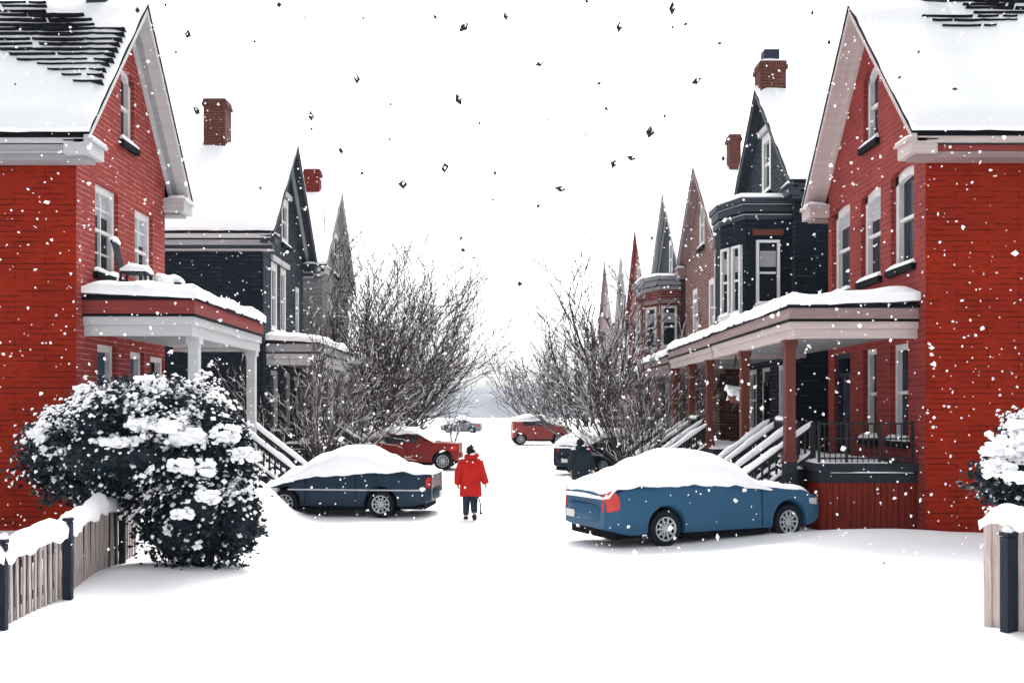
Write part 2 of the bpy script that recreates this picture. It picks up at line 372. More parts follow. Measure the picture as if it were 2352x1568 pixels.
        mb = MB(); hb(mb, -dp - .025, -dp + .02, a0, a1, z0, z1 - ar * .3); mb.build('pane', w.get('glass', 'glass'), wd)
        b = w.get('blind', 0)
        if b:
            mb = MB(); hb(mb, -dp + .024, -dp + .03, a0 + fw, a1 - fw, z1 - fw - (z1 - z0 - 2 * fw) * b, z1 - fw); mb.build('blind', 'blind', wd)
        if not w.get('nosill'):
            mb = MB(); hb(mb, -dp, .10, a0 - .1, a1 + .1, z0 - .13, z0 + .004); sl = mb.build('sill', w.get('sillm', 'outline'), wd)
            mb = MB(); mb.sheet(h.W(-dp + .14, a0 - .06, z0), h.W(.09, a0 - .06, z0), h.W(.09, a1 + .06, z0), h.W(-dp + .14, a1 + .06, z0), w.get('snow', .13), 4, 10, amp=.5, fr=3, seed=i * 3.3 + h.y0)
            mb.build('sill_snow', 'snow', wd, smooth=60)
        if w.get('hood'):
            mb = MB(); hb(mb, .003, .10, a0 - .12, a1 + .12, z1 + .02, z1 + .2); mb.build('window_hood', w['hood'], wd)
    def roof(h, T=0.16, trim_h=0.34, snow=True, ret=True, seed=0.0, dark=0.022, front_cornice=None, cornice=None, nobargesnow=False):
        W = h.W; th = 0.075
        a0, a1 = h.y0 - h.ovs, h.y1 + h.ovs
        mb = MB()
        for a in (a0, a1):
            e, r = (a, h.ez), (h.ym, h.zr)
            p = [W(h.ovf, *e), W(-h.deep, *e), W(-h.deep, *r), W(h.ovf, *r)]
            mb.hexa([(x, y, z - th) for x, y, z in p] + p)
        rf = mb.build('roof', 'outline', h.root); h.roofo = rf
        if snow:
            for i, a in enumerate((a0, a1)):
                mb = MB()
                sg = -1 if i == 0 else 1
                nrm = Vector((0, sg * h.k, 1)).normalized()
                ae = a + sg * .03
                o1 = h.ovf - dark
                nu, nv = 44, 16
                mb.sheet(W(o1, ae, h.ez - .02), W(-h.deep, ae, h.ez - .02), W(-h.deep, h.ym, h.zr), W(o1, h.ym, h.zr), T, nu, nv, up=nrm, ew=.3, amp=.35, fr=.9, seed=seed + i * 7, lip=.035, skirt=.015, thin=.45)
                mb.build('roof_snow', 'snow', rf, smooth=50)
        # boards along the gable edge, soffit beneath the overhang and a frieze on the wall
        mb = MB(); so = MB(); fr = MB()
        for a in (a0, a1):
            e, r = (a, h.ez - th), (h.ym, h.zr - th)
            oo, oi = h.ovf - .02, h.ovf - .10
            mb.hexa([W(oo, e[0], e[1] - trim_h), W(oi, e[0], e[1] - trim_h), W(oi, r[0], r[1] - trim_h), W(oo, r[0], r[1] - trim_h),
                     W(oo, *e), W(oi, *e), W(oi, *r), W(oo, *r)])
            d = trim_h * .55
            om = oi * .52
            fr.hexa([W(oi, e[0], e[1] - d - .05), W(om, e[0], e[1] - d - .05), W(om, r[0], r[1] - d - .05), W(oi, r[0], r[1] - d - .05),
                     W(oi, e[0], e[1] - d + .01), W(om, e[0], e[1] - d + .01), W(om, r[0], r[1] - d + .01), W(oi, r[0], r[1] - d + .01)])
            so.hexa([W(oi, e[0], e[1] - d - .03), W(.0, e[0], e[1] - d - .03), W(.0, r[0], r[1] - d - .03), W(oi, r[0], r[1] - d - .03),
                     W(oi, e[0], e[1] - d), W(.0, e[0], e[1] - d), W(.0, r[0], r[1] - d), W(oi, r[0], r[1] - d)])
            f0, f1 = d + .04, d + .04 + .2
            es = (a + (0.25 if a < h.ym else -0.25), 0); ze = h.zroof(es[0]) - th
            fr.hexa([W(.07, es[0], ze - f1), W(.003, es[0], ze - f1), W(.003, r[0], r[1] - f1), W(.07, r[0], r[1] - f1),
                     W(.07, es[0], ze - f0), W(.003, es[0], ze - f0), W(.003, r[0], r[1] - f0), W(.07, r[0], r[1] - f0)])
        mb.build('bargeboard', h.trim, h.root); so.build('soffit', h.soffit, h.root); fr.build('frieze', h.trim, h.root)
        # eaves: stacked mouldings and a gutter on both long sides
        cn = cornice or [('outline', .0, .05, -.02), (h.trim, .05, .26, .02), ('outline', .26, .29, .10), (h.soffit, .29, .42, .14)]
        for side, a in ((-1, a0), (1, a1)):
            mb = MB(); mats = []
            for m, t0, t1, inset in cn:
                mats.append(m)
                b0 = a - side * inset; b1 = (h.y0 - .003) if side < 0 else (h.y1 + .003)
                h.hb(mb, h.ovf - .12, -h.deep + .1, b0, b1, h.ez - th - t1 + .0, h.ez - th - t0 - .002, len(mats) - 1)
            mb.build('cornice', mats, h.root)
            if ret:
                mb = MB(); x0, x1 = (a - side * .02, a - side * (h.ovs + .10))
                h.hb(mb, .004, h.ovf + .0, x0, x1, h.ez - th - .36, h.ez - th - .12)
                h.hb(mb, .004, h.ovf + .06, x0, x1 - side * .05, h.ez - th - .118, h.ez - th - .06)
                c = mb.build('cornice_return', h.trim, h.root)
                mb = MB(); mb.sheet(W(.03, x0, h.ez - th - .06), W(h.ovf + .05, x0, h.ez - th - .06), W(h.ovf + .05, x1, h.ez - th - .06), W(.03, x1, h.ez - th - .06), .10, 5, 8, amp=.5, fr=3, seed=seed)
                mb.build('return_snow', 'snow', c, smooth=60)
    def chimney(h, o, w, d, z0, z1, m, a=None, pot=False):
        a = h.ym if a is None else a
        mb = MB()
        h.hb(mb, o - w / 2, o + w / 2, a - d / 2, a + d / 2, z0, z1 - .25)
        h.hb(mb, o - w / 2 - .05, o + w / 2 + .05, a - d / 2 - .05, a + d / 2 + .05, z1 - .25, z1 - .12)
        h.hb(mb, o - w / 2 - .02, o + w / 2 + .02, a - d / 2 - .02, a + d / 2 + .02, z1 - .12, z1)
        if pot:
            h.hb(mb, o - w * .3, o + w * .3, a - d * .3, a + d * .3, z1 + .12, z1 + .42, 1)
        c = mb.build('chimney', [m, 'dark_slate_brick'], h.root)
        mb = MB(); mb.sheet(h.W(o - w / 2, a - d / 2, z1), h.W(o + w / 2, a - d / 2, z1), h.W(o + w / 2, a + d / 2, z1), h.W(o - w / 2, a + d / 2, z1), .12, 5, 5, amp=.4, fr=3)
        mb.build('chimney_snow', 'snow', c, smooth=60)
    def porch(h, Xo, a0, a1, zf, zc, zt, cols, colm, low, up, T=.22, floor_in=.1, base='brick_side', rails=(), stairs=(), colw=.19, seed=0.0, mid='outline', floorm='stone_dark', ceil='ceiling', slats=False, piers=False):
        W, hb = h.W, h.hb; oo = h.L - Xo
        zl = zc + (zt - zc) * .50
        mb = MB(); hb(mb, .003, oo - .13, a0 + .13, a1 - .13, zc + .10, zt - .012); pr = mb.build('porch_roof', ceil, h.root)
        def ring(z0, z1, ins, wd, m, nm):
            mb = MB()
            hb(mb, oo - ins - wd, oo - ins, a0 + ins, a1 - ins, z0, z1)
            hb(mb, .004, oo - ins - wd - .001, a0 + ins, a0 + ins + wd, z0, z1); hb(mb, .004, oo - ins - wd - .001, a1 - ins - wd, a1 - ins, z0, z1)
            return mb.build(nm, m, pr)
        ring(zc, zc + (zl - zc) * .55, .10, .12, low, 'beam'); ring(zc + (zl - zc) * .55 + .002, zl, .06, .12, low, 'fascia')
        ring(zl + .002, zl + .05, .02, .16, mid, 'moulding')
        ring(zl + .052, zt - .06, .03, .16, up, 'upper_fascia'); ring(zt - .058, zt, -.02, .16, mid, 'roof_edge')
        mb = MB(); rise = .10
        mb.sheet(W(.02, a0 - .01, zt + rise), W(oo + .01, a0 - .01, zt - .004), W(oo + .01, a1 + .01, zt - .004), W(.02, a1 + .01, zt + rise), T, 16, 30, ew=.18, amp=.45, fr=1.4, seed=seed, lip=.05, skirt=.04, thin=.5)
        mb.build('porch_snow', 'snow', pr, smooth=55)
        for c in cols:
            mb = MB(); o = oo - .2
            hb(mb, o - colw / 2, o + colw / 2, c - colw / 2, c + colw / 2, zf + .16, zc - .14)
            hb(mb, o - colw / 2 - .03, o + colw / 2 + .03, c - colw / 2 - .03, c + colw / 2 + .03, zf, zf + .16)
            hb(mb, o - colw / 2 - .035, o + colw / 2 + .035, c - colw / 2 - .035, c + colw / 2 + .035, zc - .14, zc)
            cl_ = mb.build('porch_column', colm, h.root)
            if piers:
                mb = MB(); hb(mb, o - .12, o + .12, c - .12, c + .12, -.1, zf - .002); mb.build('pier', floorm, cl_)
        of = oo - floor_in
        mb = MB(); hb(mb, .003, of, a0 + .05, a1 - .05, zf - .16, zf); hb(mb, .003, of - .06, a0 + .11, a1 - .11, zf - .38, zf - .162)
        fl = mb.build('porch_floor', floorm, h.root)
        mb = MB(); mb.sheet(W(.6, a0 + .07, zf), W(of - .02, a0 + .07, zf), W(of - .02, a1 - .07, zf), W(.6, a1 - .07, zf), .07, 8, 20, amp=.9, fr=1.4, seed=seed + 2, thin=.2)
        mb.sheet(W(.1, a0 + .052, zf - .19), W(of - .3, a0 + .052, zf - .19), W(of - .3, a0 + .10, zf - .19), W(.1, a0 + .10, zf - .19), .03, 20, 2, amp=1, fr=2, seed=seed + 5, thin=.3)
        mb.build('floor_snow', 'snow', fl, smooth=60)
        mb = MB(); hb(mb, .003, of - .1, a0 + .15, a1 - .15, 0, zf - .382); mb.build('porch_base', base, h.root)
        if slats:
            mb = MB(); o = .02
            while o < of - .12:
                hb(mb, o, o + .105, a0 + .122, a0 + .148, -.05, zf - .386); o += .118
            mb.build('skirting_boards', 'red_board', h.root)
        for st in stairs: h.stair(of, zf, *st, seed=seed)
        for r in rails:
            if r[0] == 'iron':
                h.iron_rail(W(r[1], r[2], zf), W(r[3], r[4], zf))
            else:
                h.wood_rail(W(r[1], r[2], zf), W(r[3], r[4], zf), seed=seed + r[2])
    def iron_rail(h, p, q, ht=.78):
        mb = MB(); p, q = Vector(p), Vector(q); L = (q - p).length; z = Vector((0, 0, 1))
        for t in (ht, ht * .62, .1): mb.bar(p + z * t, q + z * t, .03, .035)
        n = max(2, round(L / .11))
        for i in range(n + 1):
            b = p.lerp(q, i / n); w = .045 if i % 6 == 0 or i == n else .018
            mb.bar(b + z * .0, b + z * (ht + (.05 if w > .03 else -.01)), w, w)
        r = mb.build('iron_railing', 'black', h.root)
    def wood_rail(h, p, q, ht=.8, seed=0.0):
        mb = MB(); p, q = Vector(p), Vector(q); L = (q - p).length; z = Vector((0, 0, 1))
        mb.bar(p + z * ht, q + z * ht, .09, .06); mb.bar(p + z * .14, q + z * .14, .07, .06)
        n = max(2, round(L / .13))
        for i in range(n + 1):
            b = p.lerp(q, i / n); mb.bar(b + z * .14, b + z * ht, .04, .04)
        for b in (p, q): mb.bar(b, b + z * (ht + .1), .1, .1)
        r = mb.build('railing', 'navy_trim', h.root)
        h.rail_snow(r, p + z * (ht + .06), q + z * (ht + .06), .075, seed); h.rail_snow(r, p + z * .2, q + z * .2, .05, seed + 3)
    def rail_snow(h, parent, p, q, r, seed):
        mb = MB(); n = max(6, int((q - p).length / .16)); pts = []; rad = []
        for i in range(n + 1):
            b = p.lerp(q, i / n); k = noise.noise(b * 2.7 + Vector((seed, 0, 0)))
            pts.append(b + Vector((0, 0, k * r * .35))); rad.append(r * (1 + .4 * k) * (0.6 if i in (0, n) else 1))
        mb.tube(pts, rad, 8, flat=.8); mb.build('rail_snow', 'snow', parent, smooth=70)
    def stair(h, of, zf, a0, a1, run=1.7, ht=.72, both=True, seed=0.0):
        W, hb = h.W, h.hb; n = max(4, round(zf / .19)); mb = MB(); sn = MB()
        for i in range(n):
            z = zf * (n - i) / (n + 1) ; o0 = of + .002 + run * i / n; o1 = of + run * (i + 1) / n
            hb(mb, o0, o1, a0, a1, 0 if i < n - 1 else -.05, z)
            sn.sheet(W(o0, a0 + .03, z), W(o1 + .02, a0 + .03, z), W(o1 + .02, a1 - .03, z), W(o0, a1 - .03, z), .09, 4, 8, amp=.5, fr=2, seed=seed + i)
        st = mb.build('stair', 'stone_dark', h.root); sn.build('stair_snow', 'snow', st, smooth=60)
        z = Vector((0, 0, 1))
        for a in (a0 - .03, a1 + .03):
            top = Vector(W(of - .18, a, zf)); bot = Vector(W(of + run + .08, a, .06))
            mb = MB()
            mb.bar(top + z * ht, bot + z * ht, .09, .07); mb.bar(top + z * .16, bot + z * .16, .07, .06)
            for p in (top, bot): mb.bar(p, p + z * (ht + .08), .11, .11)
            m = 12
            for i in range(1, m):
                b = top.lerp(bot, i / m); mb.bar(b + z * .16, b + z * ht, .04, .04)
            r = mb.build('stair_railing', 'black', h.root)
            h.rail_snow(r, top + z * (ht + .08), bot + z * (ht + .075), .082, seed + a)
            h.rail_snow(r, top + z * .22, bot + z * .22, .05, seed + a + 3)
    def bay(h, pts, z0, z1, wins, m, trim='navy_trim', seed=0.0, over=.22, hood='brown_wood', fw=.1, hoods=(0, 1, 2, 3)):
        """polygonal bay: pts = (o, a) along its outline from wall to wall; wins = (edge index, t, w, z0, z1)"""
        W = h.W
        mb = MB(); n = len(pts)
        mb.add([W(o, a, z0) for o, a in pts] + [W(o, a, z1) for o, a in pts], [(i, i + 1, i + 1 + n, i + n) for i in range(n - 1)] + [tuple(range(n)), tuple(range(n, 2 * n))], 0)
        by = mb.build('bay_window', m, h.root)
        c = Vector((sum(p[0] for p in pts) / n, sum(p[1] for p in pts) / n))
        def grow(k): return [((0.003 if p[0] < .05 else c.x + (p[0] - c.x) * 1 + (k if p[0] > .05 else 0)), p[1] + (k if p[1] > c.y else -k) * (1 if True else 0)) for p in pts]
        mb = MB()
        for z, t, k in ((z1 - .55, .12, .06), (z1 - .34, .2, .10), (z1 - .10, .14, over)):
            g = grow(k); mb.prism([W(o, a, z) for o, a in g], (0, 0, t))
        for z, k in ((z1 - .432, .07), (z1 - .145, .11), (z1 + .032, over + .012)):
            g = grow(k); mb.prism([W(o, a, z) for o, a in g], (0, 0, .028)); mb.m[-(len(g) + 2):] = [1] * (len(g) + 2)
        cn = mb.build('bay_cornice', [trim, 'grey_trim'], by)
        g = grow(over); mb = MB()
        gg = [W(o, a, z1 + .045) for o, a in g]; top = [Vector(p) for p in gg]; ct = sum(top, Vector()) / len(top)
        r2 = [p.lerp(ct, .06) + Vector((0, 0, .13)) for p in top]; r3 = [p.lerp(ct, .2) + Vector((0, 0, .19)) for p in top]
        mb.loft([top, r2, r3]); mb.build('bay_snow', 'snow', by, smooth=50)
        for (e, t, w, b0, b1) in wins:
            p, q = Vector(W(*pts[e], 0)), Vector(W(*pts[e + 1], 0)); d = (q - p).normalized(); nn = Vector((d.y, -d.x, 0))
            cc = Vector(W(c.x, c.y, 0)); mid = p.lerp(q, t)
            if (mid - cc).dot(nn) < 0: nn = -nn
            def B(mb, u0, u1, f0, f1, b0_, b1_, mi=0):
                v = [mid + d * u + nn * f + Vector((0, 0, z)) for z in (b0_, b1_) for u, f in ((u0, f0), (u1, f0), (u1, f1), (u0, f1))]
                mb.hexa(v, mi)
            x = w / 2; mb = MB()
            B(mb, -x, -x + fw, .003, .1, b0, b1); B(mb, x - fw, x, .003, .1, b0, b1); B(mb, -x + fw, x - fw, .003, .1, b1 - fw, b1); B(mb, -x + .1, x - .1, .003, .07, (b0 + b1) / 2 - .03, (b0 + b1) / 2 + .03)
            B(mb, -x - .08, x + .08, .003, .14, b0 - .12, b0, 0)
            B(mb, -x + .1, x - .1, .003, .03, b0, b1 - .1, 1)
            B(mb, -x + .1, x - .1, .031, .037, b1 - .75, b1 - .3, 2)
            if e in hoods: B(mb, -x - .1, x + .1, .003, .09, b1 + .14, b1 + .3, 3)
            wd = mb.build('window', ['white_frame', 'glass', 'grey_trim', hood], by)
            k = [mid + d * u + nn * f + Vector((0, 0, b0)) for u, f in ((-x - .04, .04), (x + .04, .04), (x + .04, .15), (-x - .04, .15))]
            mb = MB(); mb.sheet(*k, .15, 8, 4, amp=.5, fr=3, seed=seed + e); mb.build('sill_snow', 'snow', by, smooth=60)

def shingles(h, rows, seed, name='bare_shingles'):
    """dark courses of slate poking through the snow on the near slope: (row y, x0, x1, thickness) read from the picture"""
    random.seed(seed); mb = MB(); a0 = h.y0 - h.ovs; X0 = h.s * (h.L - h.ovf); dz, da = h.zr - h.ez, h.ym - a0
    for (y, xa, xb, tk) in rows:
        q = HY - y
        t = (q * a0 - (h.ez - CH) * F) / (dz * F - q * da)
        t = min(.97, max(0.03, t))
        Z = a0 + da * t; z = h.ez + dz * t
        nrm = Vector((0, -h.k, 1)).normalized(); dn = Vector((0, -1, -h.k)).normalized()
        xw0, xw1 = px(xa, Z), px(xb, Z)
        x = xw0
        while x < xw1 - .05:
            ln = random.uniform(.35, 1.3); x2 = min(xw1, x + ln)
            n = max(3, int((x2 - x) / .1)); hw = tk * Z / F * .46
            up, lo = [], []
            for i in range(n + 1):
                xx = x + (x2 - x) * i / n; e = min(1, min(i, n - i) / 1.5 + .25)
                w1 = hw * e * (1 + .5 * noise.noise(Vector((xx * 3, y, seed)))); w2 = hw * e * (1 + .6 * noise.noise(Vector((xx * 4, y + 50, seed))))
                sh = .02 * noise.noise(Vector((xx * .8, y * .3, 3)))
                b = Vector((xx, Z, z)) + nrm * .212
                up.append(b - dn * (w1 + sh)); lo.append(b + dn * (w2 - sh) + nrm * .03)
            k = n + 1
            vs = up + lo + [p - nrm * .14 for p in up] + [p - nrm * .14 for p in lo]
            fs = []
            for i in range(n):
                fs += [(i, i + 1, k + i + 1, k + i), (k + i, k + i + 1, 3 * k + i + 1, 3 * k + i), (2 * k + i, 2 * k + i + 1, i + 1, i)]
            fs += [(0, k, 3 * k, 2 * k), (k - 1, 2 * k - 1, 4 * k - 1, 3 * k - 1)]
            mb.add(vs, fs)
            x = x2 + (random.uniform(.0, .14) if random.random() < .4 else 0.0)
    mb.build(name, 'slate', h.roofo)

WN = lambda a, w, z0, z1, **k: dict(a=a, w=w, z0=z0, z1=z1, **k)

# --- near red house, left ------------------------------------------------
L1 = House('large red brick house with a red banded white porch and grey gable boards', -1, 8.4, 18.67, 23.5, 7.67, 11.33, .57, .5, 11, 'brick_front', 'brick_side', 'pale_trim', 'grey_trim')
L1.walls([WN(20.1, 1.15, 5.2, 7.05, bars=True, blind=.3), WN(22.15, 1.1, 5.15, 6.95, bars=True, blind=.4), WN(21.2, .75, 8.25, 9.9, arch=.16, bars=False),
          WN(20.1, .95, 1.9, 3.75, glass='glass_blue', nosill=False), WN(21.75, .8, 1.9, 3.7, glass='glass_blue'), WN(23.0, .9, 1.3, 3.65, kind='door', dm='brown_wood')], depth=.22)
L1.roof(T=.17, trim_h=.17, seed=1.0, cornice=[('outline', 0, .06, -.02), ('pale_trim', .06, .16, .0), ('outline', .16, .18, .04), ('grey_trim', .18, .30, .03), ('pale_trim', .302, .32, .05), ('grey_trim', .322, .44, .16)])
shingles(L1, [(26, 8, 114, 7), (35, 14, 115, 4), (46, 8, 114, 4), (54, 5, 200, 6), (65, -6, 219, 6), (77, -6, 225, 6), (86, -6, 294, 8), (97, -6, 292, 8), (110, -6, 287, 8), (121, -6, 281, 7),
              (133, 8, 277, 8), (145, 30, 270, 7), (157, 48, 267, 7), (167, 94, 257, 7), (180, 118, 250, 7), (193, 150, 245, 5), (208, 176, 243, 5)], 4)
L1.chimney(8.4 - 8.95 - .0, .42, .5, 10.6, 12.6, 'dark_slate_brick')
L1.porch(6.15, 18.9, 24.3, 1.3, 3.86, 4.62, [19.45, 23.8], 'pale_trim', 'pale_trim', 'red_trim', T=.24, base='brick_side', stairs=[(22.7, 24.0, 1.35)],
         rails=[('wood', 2.05, 19.1, 2.05, 22.5), ('wood', .1, 19.0, 2.0, 19.0)], colw=.2, seed=3.0, mid='outline')

# --- near red house, right -----------------------------------------------
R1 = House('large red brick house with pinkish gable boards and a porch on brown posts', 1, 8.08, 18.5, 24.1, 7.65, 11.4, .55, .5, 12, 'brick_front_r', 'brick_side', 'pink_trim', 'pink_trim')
R1.walls([WN(19.6, 1.15, 5.3, 7.35, arch=.10, fw=.15), WN(21.3, 1.15, 5.28, 7.3, arch=.10, fw=.13, blind=.3), WN(23.2, 1.25, 5.22, 7.33, arch=.10, fw=.13, blind=.2),
          WN(21.3, .85, 8.3, 10.05, arch=.22, fw=.11), WN(19.75, .9, 1.75, 3.75, fw=.09, nosill=False), WN(21.35, .8, 1.75, 3.75, fw=.09), WN(23.1, 1.1, 1.3, 3.75, kind='door', dm='navy_trim', frame='navy_trim')], depth=.24)
R1.roof(T=.17, trim_h=.17, seed=11.0, cornice=[('outline', 0, .05, -.02), ('pink_trim', .05, .17, .0), ('navy_trim', .172, .195, .05), ('red_trim', .197, .30, .08), ('mauve_trim', .302, .42, .12)])
shingles(R1, [(16, 2174, 2360, 6), (25, 2229, 2288, 4), (31, 2204, 2322, 5), (38, 2211, 2348, 5), (49, 2228, 2345, 6), (58, 2111, 2328, 7), (67, 2134, 2328, 7), (80, 2157, 2281, 5)], 9)
R1.chimney(8.08 - 9.42, .5, .5, 10.6, 12.6, 'dark_slate_brick')
R1.porch(5.5, 18.75, 26.1, 1.34, 3.8, 4.45, [19.35, 23.0], 'brown_wood', 'pink_trim', 'mauve_trim', T=.25, floor_in=.56, base='brick_side', stairs=[(19.62, 20.6, 1.5), (22.0, 22.75, 1.5)], piers=True,
         slats=True, rails=[('iron', .1, 18.86, 1.94, 18.86), ('wood', 1.94, 20.75, 1.94, 21.85)], colw=.2, seed=13.0)

# --- dark house, left -----------------------------------------------------
L2 = House('dark navy boarded house with a snowy roof beside the red house on the left', -1, 8.4, 33.0, 39.4, 8.5, 12.4, .5, .5, 12, 'navy_front', 'navy_side', 'navy_trim', 'grey_trim', name='wooden_house')
L2.walls([WN(34.6, 1.0, 5.2, 7.7, fw=.22, hood='pale_trim'), WN(36.0, 1.0, 5.2, 7.7, fw=.2, hood='pale_trim'), WN(38.4, .8, 5.2, 7.3, fw=.16), WN(36.3, 1.2, 8.6, 10.4, fw=.25, hood='pale_trim'),
          WN(34.6, 1.1, 1.6, 3.8, fw=.12), WN(36.6, 1.1, 1.6, 3.8, fw=.12), WN(38.2, 1.0, 1.2, 3.7, kind='door', dm='outline')], depth=.16)
L2.roof(T=.2, trim_h=.2, seed=21.0, cornice=[('outline', 0, .05, -.02), ('pale_trim', .05, .2, .0), ('outline', .2, .24, .08), ('grey_trim', .24, .42, .12), ('navy_trim', .422, .55, .2), ('pale_trim', .552, .585, .18)])
L2.chimney(8.4 - 10.95, .82, .8, 12.0, 14.0, 'chimney_brick')
L2.porch(6.55, 33.3, 39.5, 1.2, 3.95, 4.75, [33.8, 36.6, 39.0], 'grey_trim', 'pale_trim', 'grey_trim', T=.28, base='navy_side', stairs=[(36.9, 38.4, 1.6)], rails=[('wood', 1.6, 33.8, 1.6, 36.6)], seed=23.0)

# --- pale grey house, left ------------------------------------------------
L3 = House('pale grey gabled house half hidden by the bare trees on the left', -1, 7.95, 41.2, 48.0, 8.6, 12.5, .45, .28, 12, 'grey_front', 'grey_front', 'pale_trim', 'grey_trim', name='wooden_house')
L3.walls([WN(44.6, 1.3, 8.6, 10.6, arch=.3, fw=.2), WN(42.9, 1.0, 5.3, 7.5, fw=.2), WN(45.6, 1.0, 5.3, 7.5, fw=.2), WN(43.0, 1.0, 1.6, 3.8), WN(45.5, 1.0, 1.2, 3.7, kind='door')], depth=.14)
L3.roof(T=.22, trim_h=.2, seed=31.0)
L3.chimney(7.95 - 9.05, .72, .6, 12.0, 13.5, 'chimney_red')
L3.porch(6.7, 41.4, 47.2, 1.0, 3.7, 4.4, [41.9, 44.3, 46.8], 'grey_trim', 'pale_trim', 'grey_trim', T=.28, base='mauve_front', seed=33.0)

# --- dark house with a bay, right -----------------------------------------
R2 = House('dark navy house with a tall bay window and steep gable on the right', 1, 8.08, 26.9, 33.2, 8.75, 12.45, .55, .32, 12, 'navy_front', 'navy_side', 'navy_trim', 'navy_trim', name='wooden_house')
R2.walls([WN(29.9, 1.05, 9.1, 11.0, fw=.2, hood='pale_trim'), WN(28.0, 1.0, 1.7, 3.7), WN(30.0, 1.1, 1.3, 3.7, kind='door', dm='outline'), WN(31.5, .9, 1.7, 3.7)], depth=.14)
R2.roof(T=.2, trim_h=.2, seed=41.0, cornice=[('outline', 0, .05, -.02), ('navy_trim', .05, .22, .0), ('outline', .22, .25, .08), ('navy_trim', .25, .45, .14)])
R2.chimney(8.08 - 8.25, .8, .7, 12.0, 13.2, 'chimney_brick', pot=True)
R2.bay([(0, 27.25), (1.3, 27.25), (1.76, 28.4), (1.76, 29.1), (1.2, 30.2), (0, 30.2)], 4.5, 8.35, [(0, .52, .66, 5.35, 7.2), (1, .28, .42, 5.1, 7.1), (1, .72, .42, 5.1, 7.1), (3, .5, .7, 5.2, 7.2)], 'navy_side', seed=43.0, over=.16, fw=.07, hoods=(0,))
R2.porch(5.55, 26.35, 33.2, 1.3, 3.8, 4.45, [27.2, 29.8, 32.8], 'brown_wood', 'pink_trim', 'mauve_trim', T=.25, floor_in=.12, base='navy_side', stairs=[(27.4, 28.5, 1.5), (30.2, 31.3, 1.5)], rails=[('wood', 2.35, 28.7, 2.35, 30.0)], seed=45.0)

# --- brown brick house, right ---------------------------------------------
R3 = House('brown brick house with a pale bargeboard behind the dark bay house', 1, 7.8, 35.2, 41.9, 8.7, 12.15, .45, .34, 12, 'brown_front', 'brown_side', 'mauve_trim', 'mauve_trim')
R3.walls([WN(38.4, 1.0, 8.9, 10.7, arch=.25, fw=.2), WN(36.6, 1.0, 5.2, 7.4, fw=.18), WN(39.8, 1.0, 5.2, 7.4, fw=.18), WN(37.0, 1.0, 1.7, 3.7), WN(39.5, 1.0, 1.3, 3.7, kind='door')], depth=.14)
R3.roof(T=.2, trim_h=.24, seed=51.0)
R3.chimney(7.8 - 9.05, .45, .6, 11.8, 13.3, 'chimney_brick', a=38.3)
R3.porch(5.7, 34.2, 41.8, 1.2, 3.7, 4.35, [34.6, 38.2, 41.4], 'mauve_trim', 'mauve_trim', 'mauve_trim', T=.25, base='brown_side', stairs=[(35.0, 36.2, 1.4)], rails=[('wood', 2.2, 36.4, 2.2, 38.2)], seed=53.0)

# --- red brick house with bay ----------------------------------------------
R4 = House('old red brick house with a snowy bay and dark steep gable', 1, 7.9, 42.8, 50.8, 8.6, 12.9, .45, .34, 12, 'navy_front', 'brown_side', 'grey_trim', 'navy_trim')
R4.walls([WN(46.3, 1.0, 8.7, 10.6, fw=.2), WN(44.4, 1.0, 1.7, 3.7), WN(47.6, 1.0, 1.3, 3.7, kind='door')], depth=.14)
R4.roof(T=.22, trim_h=.24, seed=61.0)
R4.bay([(0, 43.6), (.9, 43.6), (1.5, 44.8), (1.5, 47.4), (.9, 48.6), (0, 48.6)], 4.4, 8.4, [(0, .6, .7, 5.2, 7.1), (1, .5, .8, 5.2, 7.1), (2, .5, 1.2, 5.2, 7.1)], 'red_front', trim='grey_trim', seed=63.0, hood='mauve_trim')
R4.porch(6.0, 42.4, 49.4, 1.1, 3.6, 4.2, [43.0, 46.0, 49.0], 'mauve_trim', 'mauve_trim', 'grey_trim', T=.25, base='brown_side', seed=65.0)

# --- three steep far houses, right -------------------------------------------
R5 = House('narrow far red house with a very pointed red gable', 1, 7.7, 52.2, 60.4, 8.2, 13.0, .3, .22, 12, 'red_front', 'red_front', 'red_trim', 'red_trim')
R5.walls([WN(56.1, .9, 9.0, 10.8), WN(54.6, .9, 5.2, 7.2), WN(57.4, .9, 5.2, 7.2), WN(55, .9, 1.7, 3.6)], depth=.12)
R5.roof(T=.2, trim_h=.2, seed=71.0)
R5.porch(6.0, 53.2, 59, 1.0, 3.5, 4.1, [53.6, 56, 58.6], 'mauve_trim', 'mauve_trim', 'grey_trim', base='red_front', seed=75.0)
R6 = House('narrow far pale grey house with a plain pointed gable', 1, 7.87, 61.2, 68.2, 8.4, 12.9, .3, .22, 12, 'grey_front', 'grey_front', 'pale_trim', 'grey_trim', name='wooden_house')
R6.walls([WN(63.8, .9, 9.0, 10.6), WN(62.5, .9, 5.2, 7.2), WN(65, .9, 5.2, 7.2)], depth=.12)
R6.roof(T=.2, trim_h=.2, seed=81.0)
R7 = House('farthest mauve boarded house with a pointed gable', 1, 7.74, 69.2, 79.5, 8.6, 14.0, .4, .22, 12, 'mauve_front', 'mauve_front', 'mauve_trim', 'mauve_trim', name='wooden_house')
R7.walls([WN(73.5, 1.0, 9.4, 11.2), WN(71.8, 1.0, 5.2, 7.2), WN(75, 1.0, 5.2, 7.2)], depth=.12)
R7.roof(T=.2, trim_h=.2, seed=91.0)
